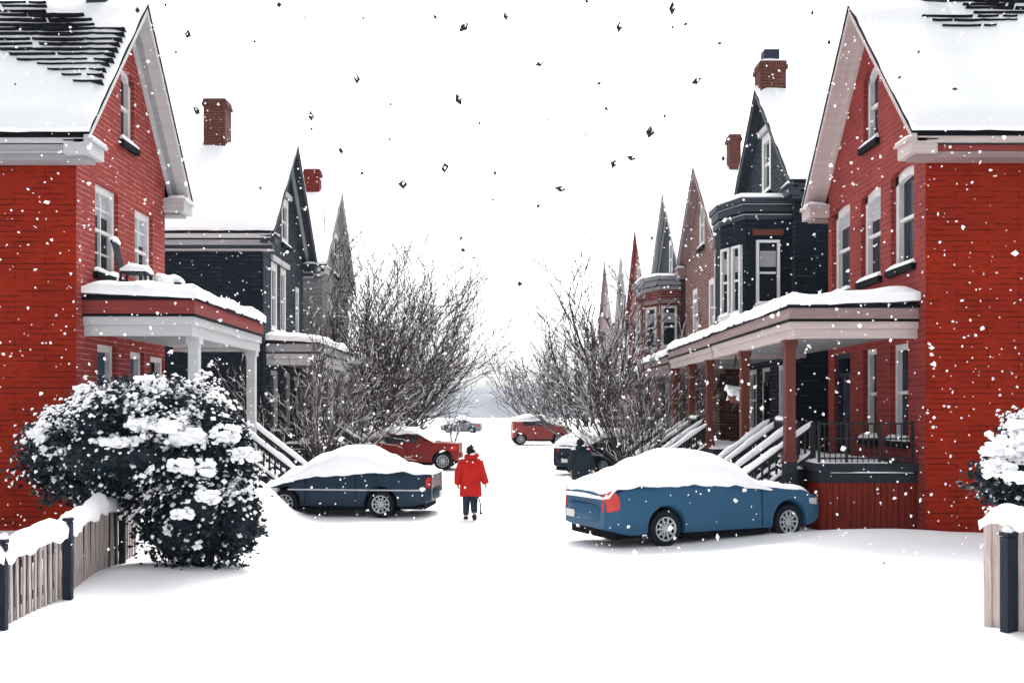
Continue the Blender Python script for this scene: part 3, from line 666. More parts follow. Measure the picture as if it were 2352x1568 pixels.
# ------------------------------------------------------------------ cars
def car(label, paintm, loc, heading, xr, xf, wb, W, belt, top, snow=None, snow_low=None, glass=None, sill=.22, wr=.31, wheels=True, group='snow-covered parked cars', seed=0.0, tail=None, tail_len=.34, tail_in=.30,
        head=True, seams=(), skip_front=False, hoodsnow=None, plate=(-.16, .16), strip=None, name='parked_car', cat='car', bumper=None, tailcol='lamp_red', spokes=10):
    """x forward from the rear axle, y left. belt/top/snow: (x, z) tables. snow covers the cabin down to snow_low"""
    root = thing(name, label, cat, loc, heading, group)
    w = W / 2; ra = wr + .07; zc = wr
    xs = set([xr + (xf - xr) * i / 70 for i in range(71)])
    for xw in (0, wb):
        for k in range(0, 19): xs.add(xw + ra * math.cos(math.pi * k / 18))
        xs.add(xw - ra - .004); xs.add(xw + ra + .004)
    for e in (xr, xf):
        for d in (.02, .05, .1, .16, .24): xs.add(e + d * (1 if e == xr else -1))
    xs = sorted(xs)
    def plan(x):
        d = min(x - xr, xf - x); t = min(1, max(0, d) / .55)
        return w * (1 - .21 * (1 - t) ** 2.4)
    def zb(x):
        z = sill + .12 * max(0, 1 - (x - xr) / .5) ** 1.5 + .10 * max(0, 1 - (xf - x) / .45) ** 1.5
        for xw in (0, wb):
            d = abs(x - xw)
            if d < ra: z = max(z, zc + math.sqrt(max(0, ra * ra - d * d)))
        return z
    rings = []
    for x in xs:
        W_ = plan(x); b = zb(x); bl = interps(belt, x); tp = max(interps(top, x), bl + .02)
        cab = min(1, (tp - bl) / .35)
        wt = (W_ - .10) * (1 - cab) + (W_ - .28) * cab
        m = max(b + .03, .54)
        half = [(W_ - .14, b - .0), (W_ - .02, b + .015), (W_ + .0, max(b + .03, b * .5 + .2)), (W_ + .018, max(m, b + .05)), (W_, max(bl - .11, m + .02)), (W_ - .045, bl),
                ((W_ - .06) * .35 + wt * .65 if cab > .2 else W_ - .1, bl + (tp - bl) * .72), (wt - .06 * (1 + cab), tp - .02), (wt * .5, tp + .012)]
        half[2] = (half[2][0], min(half[2][1], half[3][1] - .01)); half[2] = (half[2][0], max(half[2][1], b + .02))
        r = [(x, -y, z) for y, z in half] + [(x, 0, tp + .016)] + [(x, y, z) for y, z in reversed(half)]
        rings.append(r)
    mb = MB(); mb.loft(rings, closed=True, caps=True)
    body = mb.build('body', paintm, root, smooth=38, local=True)
    mb = MB(); mb.box(xr + .15, -ra - .02, -w + .15, w - .15, sill - .06, .5); mb.box(-ra - .02, ra + .02, -w + .27, w - .27, sill - .02, .6); mb.box(ra + .02, wb - ra - .02, -w + .1, w - .1, sill - .10, .5)
    mb.box(wb - ra - .02, wb + ra + .02, -w + .27, w - .27, sill - .02, .6); mb.box(wb + ra + .02, xf - .2, -w + .15, w - .15, sill + .02, .5)
    mb.build('underbody', 'under', root, local=True)
    if wheels:
        for xw in (0, wb):
            for sy in (-1, 1):
                c = (xw, sy * (w - .12), wr); ax = (0, sy, 0)
                wt_ = MB(); k = wr / .31
                wt_.lathe([(.19 * k, .08), (.215 * k, .10), (.27 * k, .105), (.305 * k, .085), (.31 * k, .04), (.31 * k, -.06), (.29 * k, -.10), (.0, -.10)], c, ax, 32)
                we = wt_.build('wheel', 'tyre', root, smooth=40, local=True)
                r = MB(); r.lathe([(.215 * k, .09), (.205 * k, .102), (.185 * k, .095), (.18 * k, .07)], c, ax, 32)
                r.lathe([(.18 * k, .055), (.0, .05)], c, ax, 32, 1)
                r.lathe([(.055 * k, .06), (.05 * k, .088), (.0, .092)], c, ax, 16)
                for q in range(spokes):
                    t = 2 * math.pi * q / spokes; d = Vector((math.cos(t), 0, math.sin(t))); cc = Vector(c) + Vector((0, sy * .078, 0))
                    r.bar(cc + d * .045 * k, cc + d * .19 * k, .028 * k, .03, 0, up=(0, 1, 0))
                r.lathe([(.125 * k, .07), (.125 * k, .085), (.112 * k, .085), (.112 * k, .07)], c, ax, 24)
                r.build('rim', ['rim', 'under'], we, smooth=40, local=True)
    # lamps
    bz = interps(belt, xr + .1)
    t0, t1 = tail or (bz - .32, bz - .06)
    for sy in (-1, 1):
        mb = MB(); rr = []
        for q in range(9):
            u = q / 8; x = xr + .015 + tail_len * u; zl, zh = t0 + .05 * u * u, t1 - .10 * (2 * u - .8) ** 2 * (1 if tail_len > .15 else .4)
            y = plan(x) + .022
            if q == 0: y -= tail_in
            rr.append([(x - (.03 if q == 0 else 0), sy * y, zl), (x - (.03 if q == 0 else 0), sy * y, zh), (x + .05, sy * (y - .09), zh), (x + .05, sy * (y - .09), zl)])
        mb.loft(rr); mb.build('taillight', tailcol, root, smooth=40, local=True)
        if head:
            mb = MB(); rr = []; hz = interps(belt, xf - .15)
            for q in range(6):
                u = q / 5; x = xf - .02 - .36 * u; y = plan(x) + .008
                if q == 0: y -= .3
                rr.append([(x + (.02 if q == 0 else 0), sy * y, hz - .2), (x + (.02 if q == 0 else 0), sy * y, hz - .04 + .02 * u), (x - .04, sy * (y - .1), hz - .04), (x - .04, sy * (y - .1), hz - .2)])
            mb.loft(rr); mb.build('headlight', 'lamp_clear', root, smooth=40, local=True)
    # bumper ledge at the rear and front
    for e, sg in ((xr, -1), (xf, 1)):
        mb = MB(); rr = []
        for q in range(-8, 9):
            y = q / 8 * (w - .09); x = e + sg * (.07 - .20 * abs(q / 8) ** 3)
            zt_ = (bumper or (sill + .2, sill + .46))
            rr.append([(x - sg * .16, y, zt_[0]), (x, y, zt_[0] + .05), (x + sg * .015, y, zt_[1] - .06), (x - sg * .02, y, zt_[1]), (x - sg * .16, y, zt_[1])])
        mb.loft(rr); mb.build('bumper', paintm, root, smooth=40, local=True)
    if plate:
        bz0 = (bumper or (sill + .2, sill + .46))
        mb = MB(); mb.box(xr - .105, xr - .080, plate[0], plate[1], bz0[0] + .06, bz0[0] + .19); mb.build('number_plate', 'plate', root, local=True)
    # shut lines and handles
    mb = MB()
    for x in seams:
        for sy in (-1, 1):
            b, bl = zb(x), interps(belt, x); W_ = plan(x)
            mb.tube([(x + .03, sy * (W_ + .002), b + .05), (x, sy * (W_ + .019), .56), (x + .01, sy * (W_ + .006), bl - .11), (x + .02, sy * (W_ - .042), bl)], .009, 4)
    if seams: mb.build('shut_line', 'under', root, local=True)
    if len(seams) > 1:
        for sy in (-1, 1):
            x = seams[1] + .12 if False else seams[0] - .18; W_ = plan(x); z = interps(belt, x) - .2
            mb = MB(); mb.bar((x - .09, sy * (W_ + .03), z), (x + .09, sy * (W_ + .03), z), .025, .035); mb.build('door_handle', paintm, root, local=True)
    if strip:
        for sy in (-1, 1):
            mb = MB(); xs_ = [strip[0] + (strip[1] - strip[0]) * k / 30 for k in range(31)]
            mb.loft([[(x, sy * (plan(x) + .012), strip[2]), (x, sy * (plan(x) + .030), strip[2] + .008), (x, sy * (plan(x) + .030), strip[2] + .026), (x, sy * (plan(x) + .012), strip[2] + .034)] for x in xs_]); mb.build('trim_strip', 'lamp_clear', root, local=True)
    # windows
    if glass:
        for sy in (-1, 1):
            for (x0, x1) in glass:
                g = MB(); top_, bot_ = [], []
                n = 8
                for q in range(n + 1):
                    x = x0 + (x1 - x0) * q / n; bl, tp = interps(belt, x), interps(top, x); W_ = plan(x)
                    wt = W_ - .28
                    def P_(t): return (x, sy * ((W_ - .06) + (wt - .06 - (W_ - .06)) * t * .8 + .022), bl + (tp - bl) * t)
                    bot_.append(P_(.06)); top_.append(P_(.74))
                vs = bot_ + top_; g.add(vs + [(a, b - sy * .02, c) for a, b, c in vs], [(i, i + 1, n + 2 + i, n + 1 + i) for i in range(n)] + [(2 * n + 2 + i, 2 * n + 3 + i, 3 * n + 4 + i, 3 * n + 3 + i) for i in range(n)])
                g.build('side_window', 'car_glass', root, local=True)
    # snow: a rounded mound over the roof and boot
    if snow:
        x0, x1 = snow[0][0], snow[-1][0]; rr = []; N = 60
        for i in range(N + 1):
            x = x0 + (x1 - x0) * i / N
            zt_ = interps(snow, x); bl = interp(snow_low, x) if snow_low else interps(belt, x) - .02
            bl += .035 * noise.noise(Vector((x * 3.1, seed, 0))) + .014 * noise.noise(Vector((x * 8, seed, 5)))
            W_ = plan(min(max(x, xr), xf)) + .035
            if i in (0, N): zt_ = bl + .03
            zt_ = max(zt_, bl + .03)
            ring = []
            for q in range(17):
                t = math.pi * q / 16; c_, s_ = math.cos(t), math.sin(t)
                y = W_ * math.copysign(abs(c_) ** .62, c_); z = bl + (zt_ - bl) * abs(s_) ** .72
                k = noise.noise(Vector((x * 1.4, y * 1.6, seed))) * .045
                kk = noise.noise(Vector((x * 2.6, y * 3, seed + 20))) * .05
                ring.append((x + (.02 if i == 0 else 0), y * (1 + .0 * k), z + k + (kk * .6 if q in (0, 16) else 0)))
            ring += [(x, W_ * -.8, bl + .05), (x, W_ * .8, bl + .05)]
            rr.append(ring)
        mb = MB(); mb.loft(rr); mb.build('snow_cover', 'snow', root, smooth=60, local=True)
    if hoodsnow:
        x0, x1 = hoodsnow; mb = MB()
        def Q(x, y): return (x, y, max(interps(top, x), interps(belt, x) + .02) - .035)
        n = 14; rings = []
        for i in range(n + 1):
            x = x0 + (x1 - x0) * i / n; W_ = plan(x) - .07; e = math.sqrt(max(0, 1 - abs(2 * i / n - 1) ** 4)); ring = []
            for q in range(11):
                y = W_ * (q / 5 - 1); ee = math.sqrt(max(0, 1 - abs(q / 5 - 1) ** 5)); zz = Q(x, y)[2]
                ring.append((x, y, zz + .012 + .10 * e * ee * (1 + .5 * noise.noise(Vector((x * 2, y * 2, seed + 4))))))
            ring += [(x, W_, Q(x, 0)[2] - .06), (x, -W_, Q(x, 0)[2] - .06)]
            rings.append(ring)
        mb.loft(rings); mb.build('hood_snow', 'snow', root, smooth=60, local=True)
    return root

R = math.radians
# blue saloon, near right
BH = R(24); ch_, sh_ = math.cos(BH), math.sin(BH)
wR = (px(1520, 16.85), 16.85)          # ground contact of the near rear wheel
ax_ = (wR[0] - sh_ * .74, wR[1] + ch_ * .74)
blue = car('blue two-door car under a thick dome of snow, red taillight showing', 'paint_blue', (ax_[0], ax_[1], 0), BH, -1.15, 3.55, 2.70, 1.80,
    belt=[(-1.15, .93), (-.6, 1.03), (0, 1.10), (.8, 1.08), (1.6, 1.02), (2.2, .96), (3.0, .88), (3.55, .74)],
    top=[(-1.15, .95), (-.5, 1.06), (-.2, 1.16), (.45, 1.40), (1.2, 1.42), (1.75, 1.24), (2.2, 1.0), (3.0, .91), (3.55, .77)],
    snow=[(-1.21, .86), (-1.03, 1.08), (-.6, 1.20), (-.2, 1.36), (.15, 1.55), (.6, 1.66), (1.2, 1.64), (1.6, 1.46), (2.0, 1.17), (2.28, .98)],
    snow_low=[(-1.21, .84), (-1.09, .86), (-1.0, 1.0), (-.5, 1.05), (0, 1.05), (.8, 1.05), (1.5, 1.0), (2.28, .93)],
    wr=.315, seed=2.0, tail=(.64, 1.0), tail_len=.21, tail_in=.08, seams=(2.05,), hoodsnow=(2.25, 3.42), bumper=(.42, .74), plate=(.2, .5))
# navy saloon, left
NH = R(174); nz = 21.3
car('dark navy saloon parked in front of the left porch, snow piled over its cabin', 'paint_navy', (px(884, nz), nz + .75, 0), NH, -1.12, 2.75, 2.2, 1.72,
    belt=[(-1.12, .94), (-.5, 1.0), (.5, .96), (1.5, .92), (2.2, .80), (2.75, .64)],
    top=[(-1.12, .96), (-.6, 1.03), (-.1, 1.18), (.45, 1.36), (1.0, 1.36), (1.5, 1.18), (1.9, .90), (2.75, .66)],
    snow=[(-1.16, .96), (-.9, 1.06), (-.4, 1.18), (.0, 1.38), (.45, 1.56), (.9, 1.58), (1.4, 1.42), (2.0, 1.10), (2.6, .80), (2.8, .66)],
    snow_low=[(-1.16, .95), (-.5, .99), (.5, .96), (1.5, .90), (2.1, .80), (2.8, .62)],
    wr=.30, seed=5.0, tail_len=.10, tail_in=.25, tail=(.66, .90), seams=(1.7, .55), bumper=(.36, .64), sill=.24, strip=(-1.0, 2.1, .60))
# dark red car behind it
car('dark red car with two bare side windows parked behind the navy saloon', 'paint_red', (px(1020, 37.9), 38.65, 0), R(177), -.62, 3.7, 2.65, 1.76,
    belt=[(-.62, 1.04), (0, 1.08), (1.5, 1.06), (2.6, 1.0), (3.7, .8)],
    top=[(-.62, 1.06), (.4, 1.12), (.75, 1.25), (1.1, 1.48), (2.3, 1.50), (2.9, 1.2), (3.2, 1.0), (3.7, .82)],
    snow=[(.3, 1.14), (.6, 1.28), (.95, 1.56), (1.3, 1.70), (2.2, 1.72), (2.7, 1.52), (3.2, 1.18), (3.55, 1.0)],
    snow_low=[(.3, 1.10), (.8, 1.32), (1.0, 1.44), (2.3, 1.45), (2.6, 1.28), (3.0, 1.06), (3.55, .94)],
    glass=[(1.02, 1.42), (1.5, 2.35)], wr=.36, sill=.3, seed=7.0, tail=(.78, 1.0), seams=(1.46, 2.5), bumper=(.4, .7))
# white snow-buried far car
car('far grey car almost buried in snow at the left end of the street', 'paint_grey', (px(1086, 98), 98.8, 0), R(172), -.9, 3.3, 2.5, 1.74,
    belt=[(-.9, .95), (1.2, .98), (2.3, .9), (3.3, .7)], top=[(-.9, .97), (-.2, 1.1), (.4, 1.4), (1.3, 1.42), (2.2, .98), (3.3, .72)],
    snow=[(-.95, .96), (-.5, 1.2), (.2, 1.55), (1.0, 1.75), (1.6, 1.66), (2.3, 1.3), (3.3, .8)], snow_low=[(-.95, .95), (0, 1.0), (.5, 1.3), (1.3, 1.32), (1.9, 1.0), (3.3, .72)],
    glass=[(.35, .9), (1.0, 1.6)], seed=9.0)
# faded red utility car, far right
car('faded red off-road car parked side-on far down the street on the right', 'paint_rust', (px(1193, 64.5), 65.3, 0), R(6), -.5, 3.5, 2.6, 1.8,
    belt=[(-.5, 1.3), (1.5, 1.28), (2.6, 1.2), (3.5, 1.05)], top=[(-.5, 1.55), (-.3, 1.72), (1.6, 1.72), (2.1, 1.5), (2.6, 1.24), (3.5, 1.1)],
    snow=[(-.5, 1.62), (-.2, 1.92), (.6, 2.1), (1.6, 2.02), (2.2, 1.74), (2.8, 1.4), (3.45, 1.2)], snow_low=[(-.5, 1.58), (1.6, 1.62), (2.3, 1.4), (3.45, 1.08)],
    glass=[(.2, 1.0), (1.1, 1.9)], wr=.38, sill=.36, seed=11.0, tail=(1.1, 1.3), tail_len=.08, tail_in=.15, seams=(1.0,), bumper=(.5, .72))
# dark car behind the blue one
car('dark navy hatchback with a small red taillight, half hidden behind the blue car', 'paint_dark', (px(1352, 34.6), 35.4, 0), R(38), -1.0, 3.0, 2.45, 1.8,
    belt=[(-1.0, 1.05), (0, 1.12), (1.5, 1.08), (2.4, 1.0), (3.0, .8)], top=[(-1.0, 1.08), (-.6, 1.3), (.1, 1.5), (1.2, 1.5), (1.9, 1.15), (3.0, .82)],
    snow=[(-1.05, 1.0), (-.85, 1.3), (-.3, 1.56), (.4, 1.74), (1.2, 1.72), (1.9, 1.35), (2.9, .98)], snow_low=[(-1.05, .98), (-.5, 1.2), (.0, 1.38), (1.2, 1.4), (1.8, 1.12), (2.9, .9)],
    glass=[(-.1, .5), (.6, 1.3)], wr=.33, seed=13.0, tail=(.86, 1.1), seams=(.55, 1.6), bumper=(.42, .72))
# ------------------------------------------------------------------ ground, hill
def bump(x, y, cx, cy, rx, ry, h):
    d = ((x - cx) / rx) ** 2 + ((y - cy) / ry) ** 2
    return h * math.exp(-d * 1.2) if d < 6 else 0
def gz(x, y):
    if y > 140: return 0
    v = Vector((x, y, 0))
    k = min(1, max(0, (100 - y) / 40))
    z = .045 * k * noise.noise(v * .35) + .018 * k * noise.noise(v * 1.3 + Vector((4, 2, 0)))
    z += bump(x, y, -6.0, 20.6, .95, 2.0, .78)                     # bank between the bush and the navy car
    z += bump(x, y, -6.9, 19.5, 1.2, 3.0, .5) + bump(x, y, -5.25, 20.75, .62, .8, .42)
    z += bump(x, y, -5.6, 12.5, .55, 3.6, .10) + bump(x, y, -4.7, 13.6, 1.3, .9, .08)
    z += bump(x, y, 7.0, 17.9, 3.0, .8, .16) + bump(x, y, 5.4, 9.9, .6, .7, .16)
    z += bump(x, y, 4.0, 24, 1.1, 4.5, .35) + bump(x, y, 4.3, 31, 1.1, 3, .4)
    z += bump(x, y, -5.0, 27, 1.3, 2.6, .5) + bump(x, y, -5.2, 33.5, 1.2, 3, .45) + bump(x, y, -5.2, 52, 1.6, 12, .5) + bump(x, y, 4.6, 50, 1.4, 10, .5)
    return z
mb = MB()
ys = [-6, -3] + [0 + .28 * i for i in range(0, 100)] + [28 + .6 * i for i in range(0, 44)] + [55 + 3 * i for i in range(0, 30)] + [150, 190, 240, 300, 400, 700, 1500]
xs = [-900, -300, -120, -60, -34, -24, -18, -14] + [-11 + .26 * i for i in range(0, 86)] + [12.5, 15, 20, 28, 40, 70, 150, 400, 900]
for y in ys:
    for x in xs: mb.v.append((x, y, gz(x, y)))
nx = len(xs)
for j in range(len(ys) - 1):
    for i in range(nx - 1): mb.f.append((j * nx + i, j * nx + i + 1, (j + 1) * nx + i + 1, (j + 1) * nx + i)); mb.m.append(0)
tag(mb.build('ground', 'snow', smooth=80, recalc=False), kind='structure')
mb = MB(); HN = 60; rings = []
for j, (d, f) in enumerate(((0, 0), (18, .45), (40, .8), (75, 1.0), (120, .85), (200, 0))):
    for i in range(HN + 1):
        x = -260 + 520 * i / HN
        h = 11.5 + 4.0 * noise.noise(Vector((x * .014, 2.3, 0))) + 1.6 * noise.noise(Vector((x * .06, 5.3, j * .5)))
        h *= math.exp(-((x + 10) / 190) ** 2) * f
        mb.v.append((x, 262 + d, h - .02))
for j in range(5):
    for i in range(HN): mb.f.append((j * (HN + 1) + i, j * (HN + 1) + i + 1, (j + 1) * (HN + 1) + i + 1, (j + 1) * (HN + 1) + i)); mb.m.append(0)
tag(mb.build('hills', 'hill', smooth=80, recalc=False), kind='structure')

# ------------------------------------------------------------------ evergreen bushes
def bush(label, loc, lobes, nleaf, caps, seed, stemr=.08, leaf=.075):
    """lobes: (x, y, z, rx, ry, rz) in the world; caps: patches of snow (x, y, z, rx, ry, rz)"""
    rnd = random.Random(seed); root = thing('evergreen_bush', label, 'bush', loc)
    core = MB(); lf = MB(); sn = MB()
    for k, (x, y, z, rx, ry, rz) in enumerate(lobes): core.blob((x, y, z), rx * .74, ry * .74, rz * .74, 0, .35, seed + k, 3)
    tot = sum(l[3] * l[5] for l in lobes)
    for k, (x, y, z, rx, ry, rz) in enumerate(lobes):
        for _ in range(int(nleaf * rx * rz / tot)):
            d = Vector((rnd.gauss(0, 1), rnd.gauss(0, 1), rnd.gauss(0, 1))).normalized()
            lump = 1 + .42 * noise.noise(d * 2.3 + Vector((k * 5 + seed, 0, 0))) + .14 * noise.noise(d * 6 + Vector((0, k * 5 + seed, 0)))
            r = lump * (rnd.uniform(.62, 1.03) ** .8)
            if rnd.random() < .10: r *= rnd.uniform(1.0, 1.2)
            p = Vector((x + d.x * rx * r, y + d.y * ry * r, z + d.z * rz * r))
            if p.z < .03: continue
            patch = noise.noise(p * 2.6 + Vector((seed, 3, 1))) + .6 * noise.noise(p * 6.5 + Vector((1, seed, 1)))
            white = (patch + .55 * d.z + (r - .95) * .9) > .43 and rnd.random() < .86 or rnd.random() < .055
            a = Vector((rnd.gauss(0, 1), rnd.gauss(0, 1), rnd.gauss(0, .7))) + d * .6; a.normalize()
            b = a.cross(Vector((rnd.gauss(0, 1), rnd.gauss(0, 1), rnd.gauss(0, 1)))).normalized()
            L_ = leaf * rnd.uniform(.6, 1.5)
            if white:
                n_ = (d + Vector((0, 0, .6))).normalized(); b = n_.cross(Vector((rnd.gauss(0, 1), rnd.gauss(0, 1), rnd.gauss(0, 1)))).normalized(); a = n_.cross(b)
                s = L_ * rnd.uniform(.28, .65); q = p + n_ * .02
                sn.add([q + a * s, q + b * s * .8, q - a * s, q - b * s * .8, q + n_ * s * .7], [(0, 1, 4), (1, 2, 4), (2, 3, 4), (3, 0, 4), (3, 2, 1, 0)])
            else:
                w_ = L_ * .34
                lf.add([p, p + a * L_ * .5 + b * w_, p + a * L_, p + a * L_ * .5 - b * w_], [(0, 1, 2, 3)])
    for i, (x, y, z, rx, ry, rz) in enumerate(caps):
        nb = max(6, int(rx * 34))
        for q in range(nb):
            t = rnd.uniform(0, 6.28); k = rnd.random() ** .5 * .95; s = rnd.uniform(.06, .17) * min(1.2, rx * 2.2)
            sn.blob((x + math.cos(t) * rx * k, y + math.sin(t) * ry * k, z + rnd.uniform(-1.0, .8) * rz - k * k * rz * .6), s * 1.45, s * 1.2, s * .75, 0, .8, rnd.random() * 90, 2)
        for _ in range(int(30 + 60 * rx)):
            t = rnd.uniform(0, 6.28); k = rnd.uniform(.75, 1.25); s = rnd.uniform(.02, .06)
            sn.blob((x + math.cos(t) * rx * k, y + math.sin(t) * ry * k, z + rnd.uniform(-1.0, .3) * rz), s * 1.2, s, s * .8, 0, .6, rnd.random() * 50, 1)
    fo = lf.build('foliage', 'leaf', root, recalc=False); core.build('inner_foliage', 'leaf', fo, smooth=60)
    sn.build('snow_cover', 'snow', root, smooth=60)
    st = MB()
    x0, y0 = loc[0], loc[1]
    for k, (x, y, z, rx, ry, rz) in enumerate(lobes): st.tube([(x0, y0, -.1), ((x0 + x) / 2, (y0 + y) / 2, z * .45), (x, y, z)], [stemr, stemr * .7, stemr * .4], 7)
    st.build('stem', 'bark', root, smooth=60)
    return root
BZ = 14.5
def B_(x, y, rx, ry, Z=BZ, dep=None): return (px(x, Z), Z, pz(y, Z), rx * Z / F, (dep or rx * .75) * Z / F, ry * Z / F)
bush('large round evergreen bush loaded with snow at the end of the left picket fence', (px(450, BZ), BZ, 0),
     [B_(300, 1020, 215, 120), B_(440, 1030, 130, 150), B_(455, 1190, 135, 125, dep=120), B_(180, 1050, 130, 110, 14.9), B_(275, 1115, 95, 62, 14.6), B_(330, 930, 150, 62), B_(530, 1085, 60, 95), B_(545, 1190, 58, 85, 14.2)], 34000,
     [B_(340, 895, 80, 22), B_(250, 955, 75, 24), B_(200, 915, 38, 30), B_(395, 915, 62, 22), B_(410, 1000, 60, 15, 13.9), B_(520, 985, 30, 26, 13.9), B_(440, 1062, 42, 20, 13.4),
      B_(150, 975, 60, 17, 14.1), B_(560, 1040, 28, 18, 13.9), B_(350, 970, 50, 14, 13.7), B_(130, 1030, 30, 12, 14.0), B_(480, 1135, 22, 14, 13.2), B_(270, 1010, 46, 10, 13.6), B_(90, 985, 18, 10, 14.5), B_(420, 1175, 18, 14, 13.1)], 3)
bush('snow-topped evergreen bush at the right edge behind the fence post', (px(2360, 11.3), 11.3, 0),
     [B_(2370, 1100, 118, 85, 11.3), B_(2400, 1020, 110, 70, 11.5), B_(2420, 1180, 120, 70, 11.3)], 9000,
     [B_(2330, 1008, 58, 40, 11.0), B_(2300, 1075, 28, 22, 10.7), B_(2395, 1000, 60, 45, 11.0), B_(2345, 1090, 26, 16, 10.5), B_(2282, 1030, 18, 12, 10.9)], 8)

# ------------------------------------------------------------------ fences
def fence(label, pts, hts, seed, posts, plank='taupe_wood', capT=.2, step=.085, pw=.06, board=False):
    """picket fence along ground points pts; hts picket height at each point; posts = (t along, height, width)"""
    rnd = random.Random(seed); P0 = [Vector((x, y, 0)) for x, y in pts]
    seg = [(P0[i + 1] - P0[i]).length for i in range(len(P0) - 1)]; T = sum(seg)
    def at(d):
        for i, s in enumerate(seg):
            if d <= s or i == len(seg) - 1:
                t = d / s; p = P0[i].lerp(P0[i + 1], t); dr = (P0[i + 1] - P0[i]).normalized()
                p = p.copy(); p.z = gz(p.x, p.y); return p, dr, hts[i] + (hts[i + 1] - hts[i]) * t
            d -= s
    root = thing('board_fence' if board else 'picket_fence', label, 'fence', P0[0]); mb = MB(); d = 0; z = Vector((0, 0, 1)); i_ = 0
    while d <= T:
        p, dr, h = at(d); h2 = h + rnd.uniform(-.04, .06); w = pw * rnd.uniform(.8, 1.1); nrm = Vector((dr.y, -dr.x, 0))
        ln = nrm * rnd.uniform(-.012, .012) + dr * rnd.uniform(-.01, .01)
        a, b = p - z * .1 - nrm * (.02 if i_ % 2 else 0), p + z * h2 + ln - nrm * (.02 if i_ % 2 else 0)
        mb.bar(a, b, .022, w, 1 if (i_ % 2 and not board) or (not board and rnd.random() < .08) else 0, up=dr); i_ += 1
        if not board: mb.prism([b + dr * (w / 2) - nrm * .011, b - dr * (w / 2) - nrm * .011, b + z * .05 - nrm * .011], nrm * .022)
        d += step * rnd.uniform(.92, 1.12)
    mb.build('boards' if board else 'pickets', [plank, 'navy_wood'], root)
    rl = MB()
    for i in range(len(P0) - 1):
        for k in (.25, .8):
            a, dr, h0 = at(sum(seg[:i]) + .001); b, _, h1 = at(sum(seg[:i + 1]) - .001); nrm = Vector((dr.y, -dr.x, 0)) * -.045
            rl.bar(a + z * h0 * k + nrm, b + z * h1 * k + nrm, .04, .09)
    rl.build('fence_rail', 'navy_wood', root)
    for t, h, w in posts:
        p, dr, _ = at(min(T, t * T)); nrm = Vector((dr.y, -dr.x, 0)); p = p + nrm * .075
        mb = MB(); pts_ = []
        mb.bar(p - z * .15, p + z * (h - .05), w, w, up=dr); mb.bar(p + z * (h - .04), p + z * h, w + .012, w + .012, up=dr)
        po = mb.build('post', 'navy_wood', root)
        mb = MB(); mb.blob(p + z * (h + .025), w * .55, w * .55, .05, 0, .4, t * 9, 2); mb.build('post_snow', 'snow', po, smooth=70)
    # snow lying along the top, drooping in lobes
    rr = []; n = int(T / .07)
    for i in range(n + 1):
        p, dr, h = at(min(T - .001, T * i / n)); nrm = Vector((dr.y, -dr.x, 0)); e = min(1, min(i, n - i) / 3 + .15)
        k = noise.noise(p * 1.9 + Vector((seed, 0, 0))); k2 = noise.noise(p * 5.5 + Vector((0, seed, 0)))
        th = capT * e * (1 + .45 * k + .2 * k2); w = .10 * (1 + .4 * k2); dp = .03 + .09 * max(0, k2 + .25) + .05 * abs(noise.noise(p * 9))
        c = p + z * (h + .02)
        rr.append([c - nrm * w - z * dp * .6, c - nrm * w * 1.1 + z * th * .4, c - nrm * w * .6 + z * th * .9, c + z * th, c + nrm * w * .7 + z * th * .85, c + nrm * w * 1.15 + z * th * .35, c + nrm * w - z * dp, c + nrm * .03 - z * .0, c - nrm * .03])
    mb = MB(); mb.loft(rr); mb.build('snow_cover', 'snow', root, smooth=65)
    return root
fence('grey picket fence with a drooping snow cap running up to the large evergreen bush', [(-5.44, 9.0), (-5.46, 10.4), (-5.46, 11.7), (-5.98, 14.7), (-6.05, 15.6)], [.72, .74, .78, .86, .86], 4,
      [(.186, .96, .07), (.415, .99, .10), (.86, 1.06, .09)], capT=.21, step=.062, pw=.05)
fence('short stretch of tall weathered board fence at the right edge of the yard', [(5.20, 10.35), (5.30, 9.75), (5.50, 8.6)], [1.12, 1.10, 1.0], 6, [(.24, 1.0, .12)], capT=.15, step=.125, pw=.12, board=True)

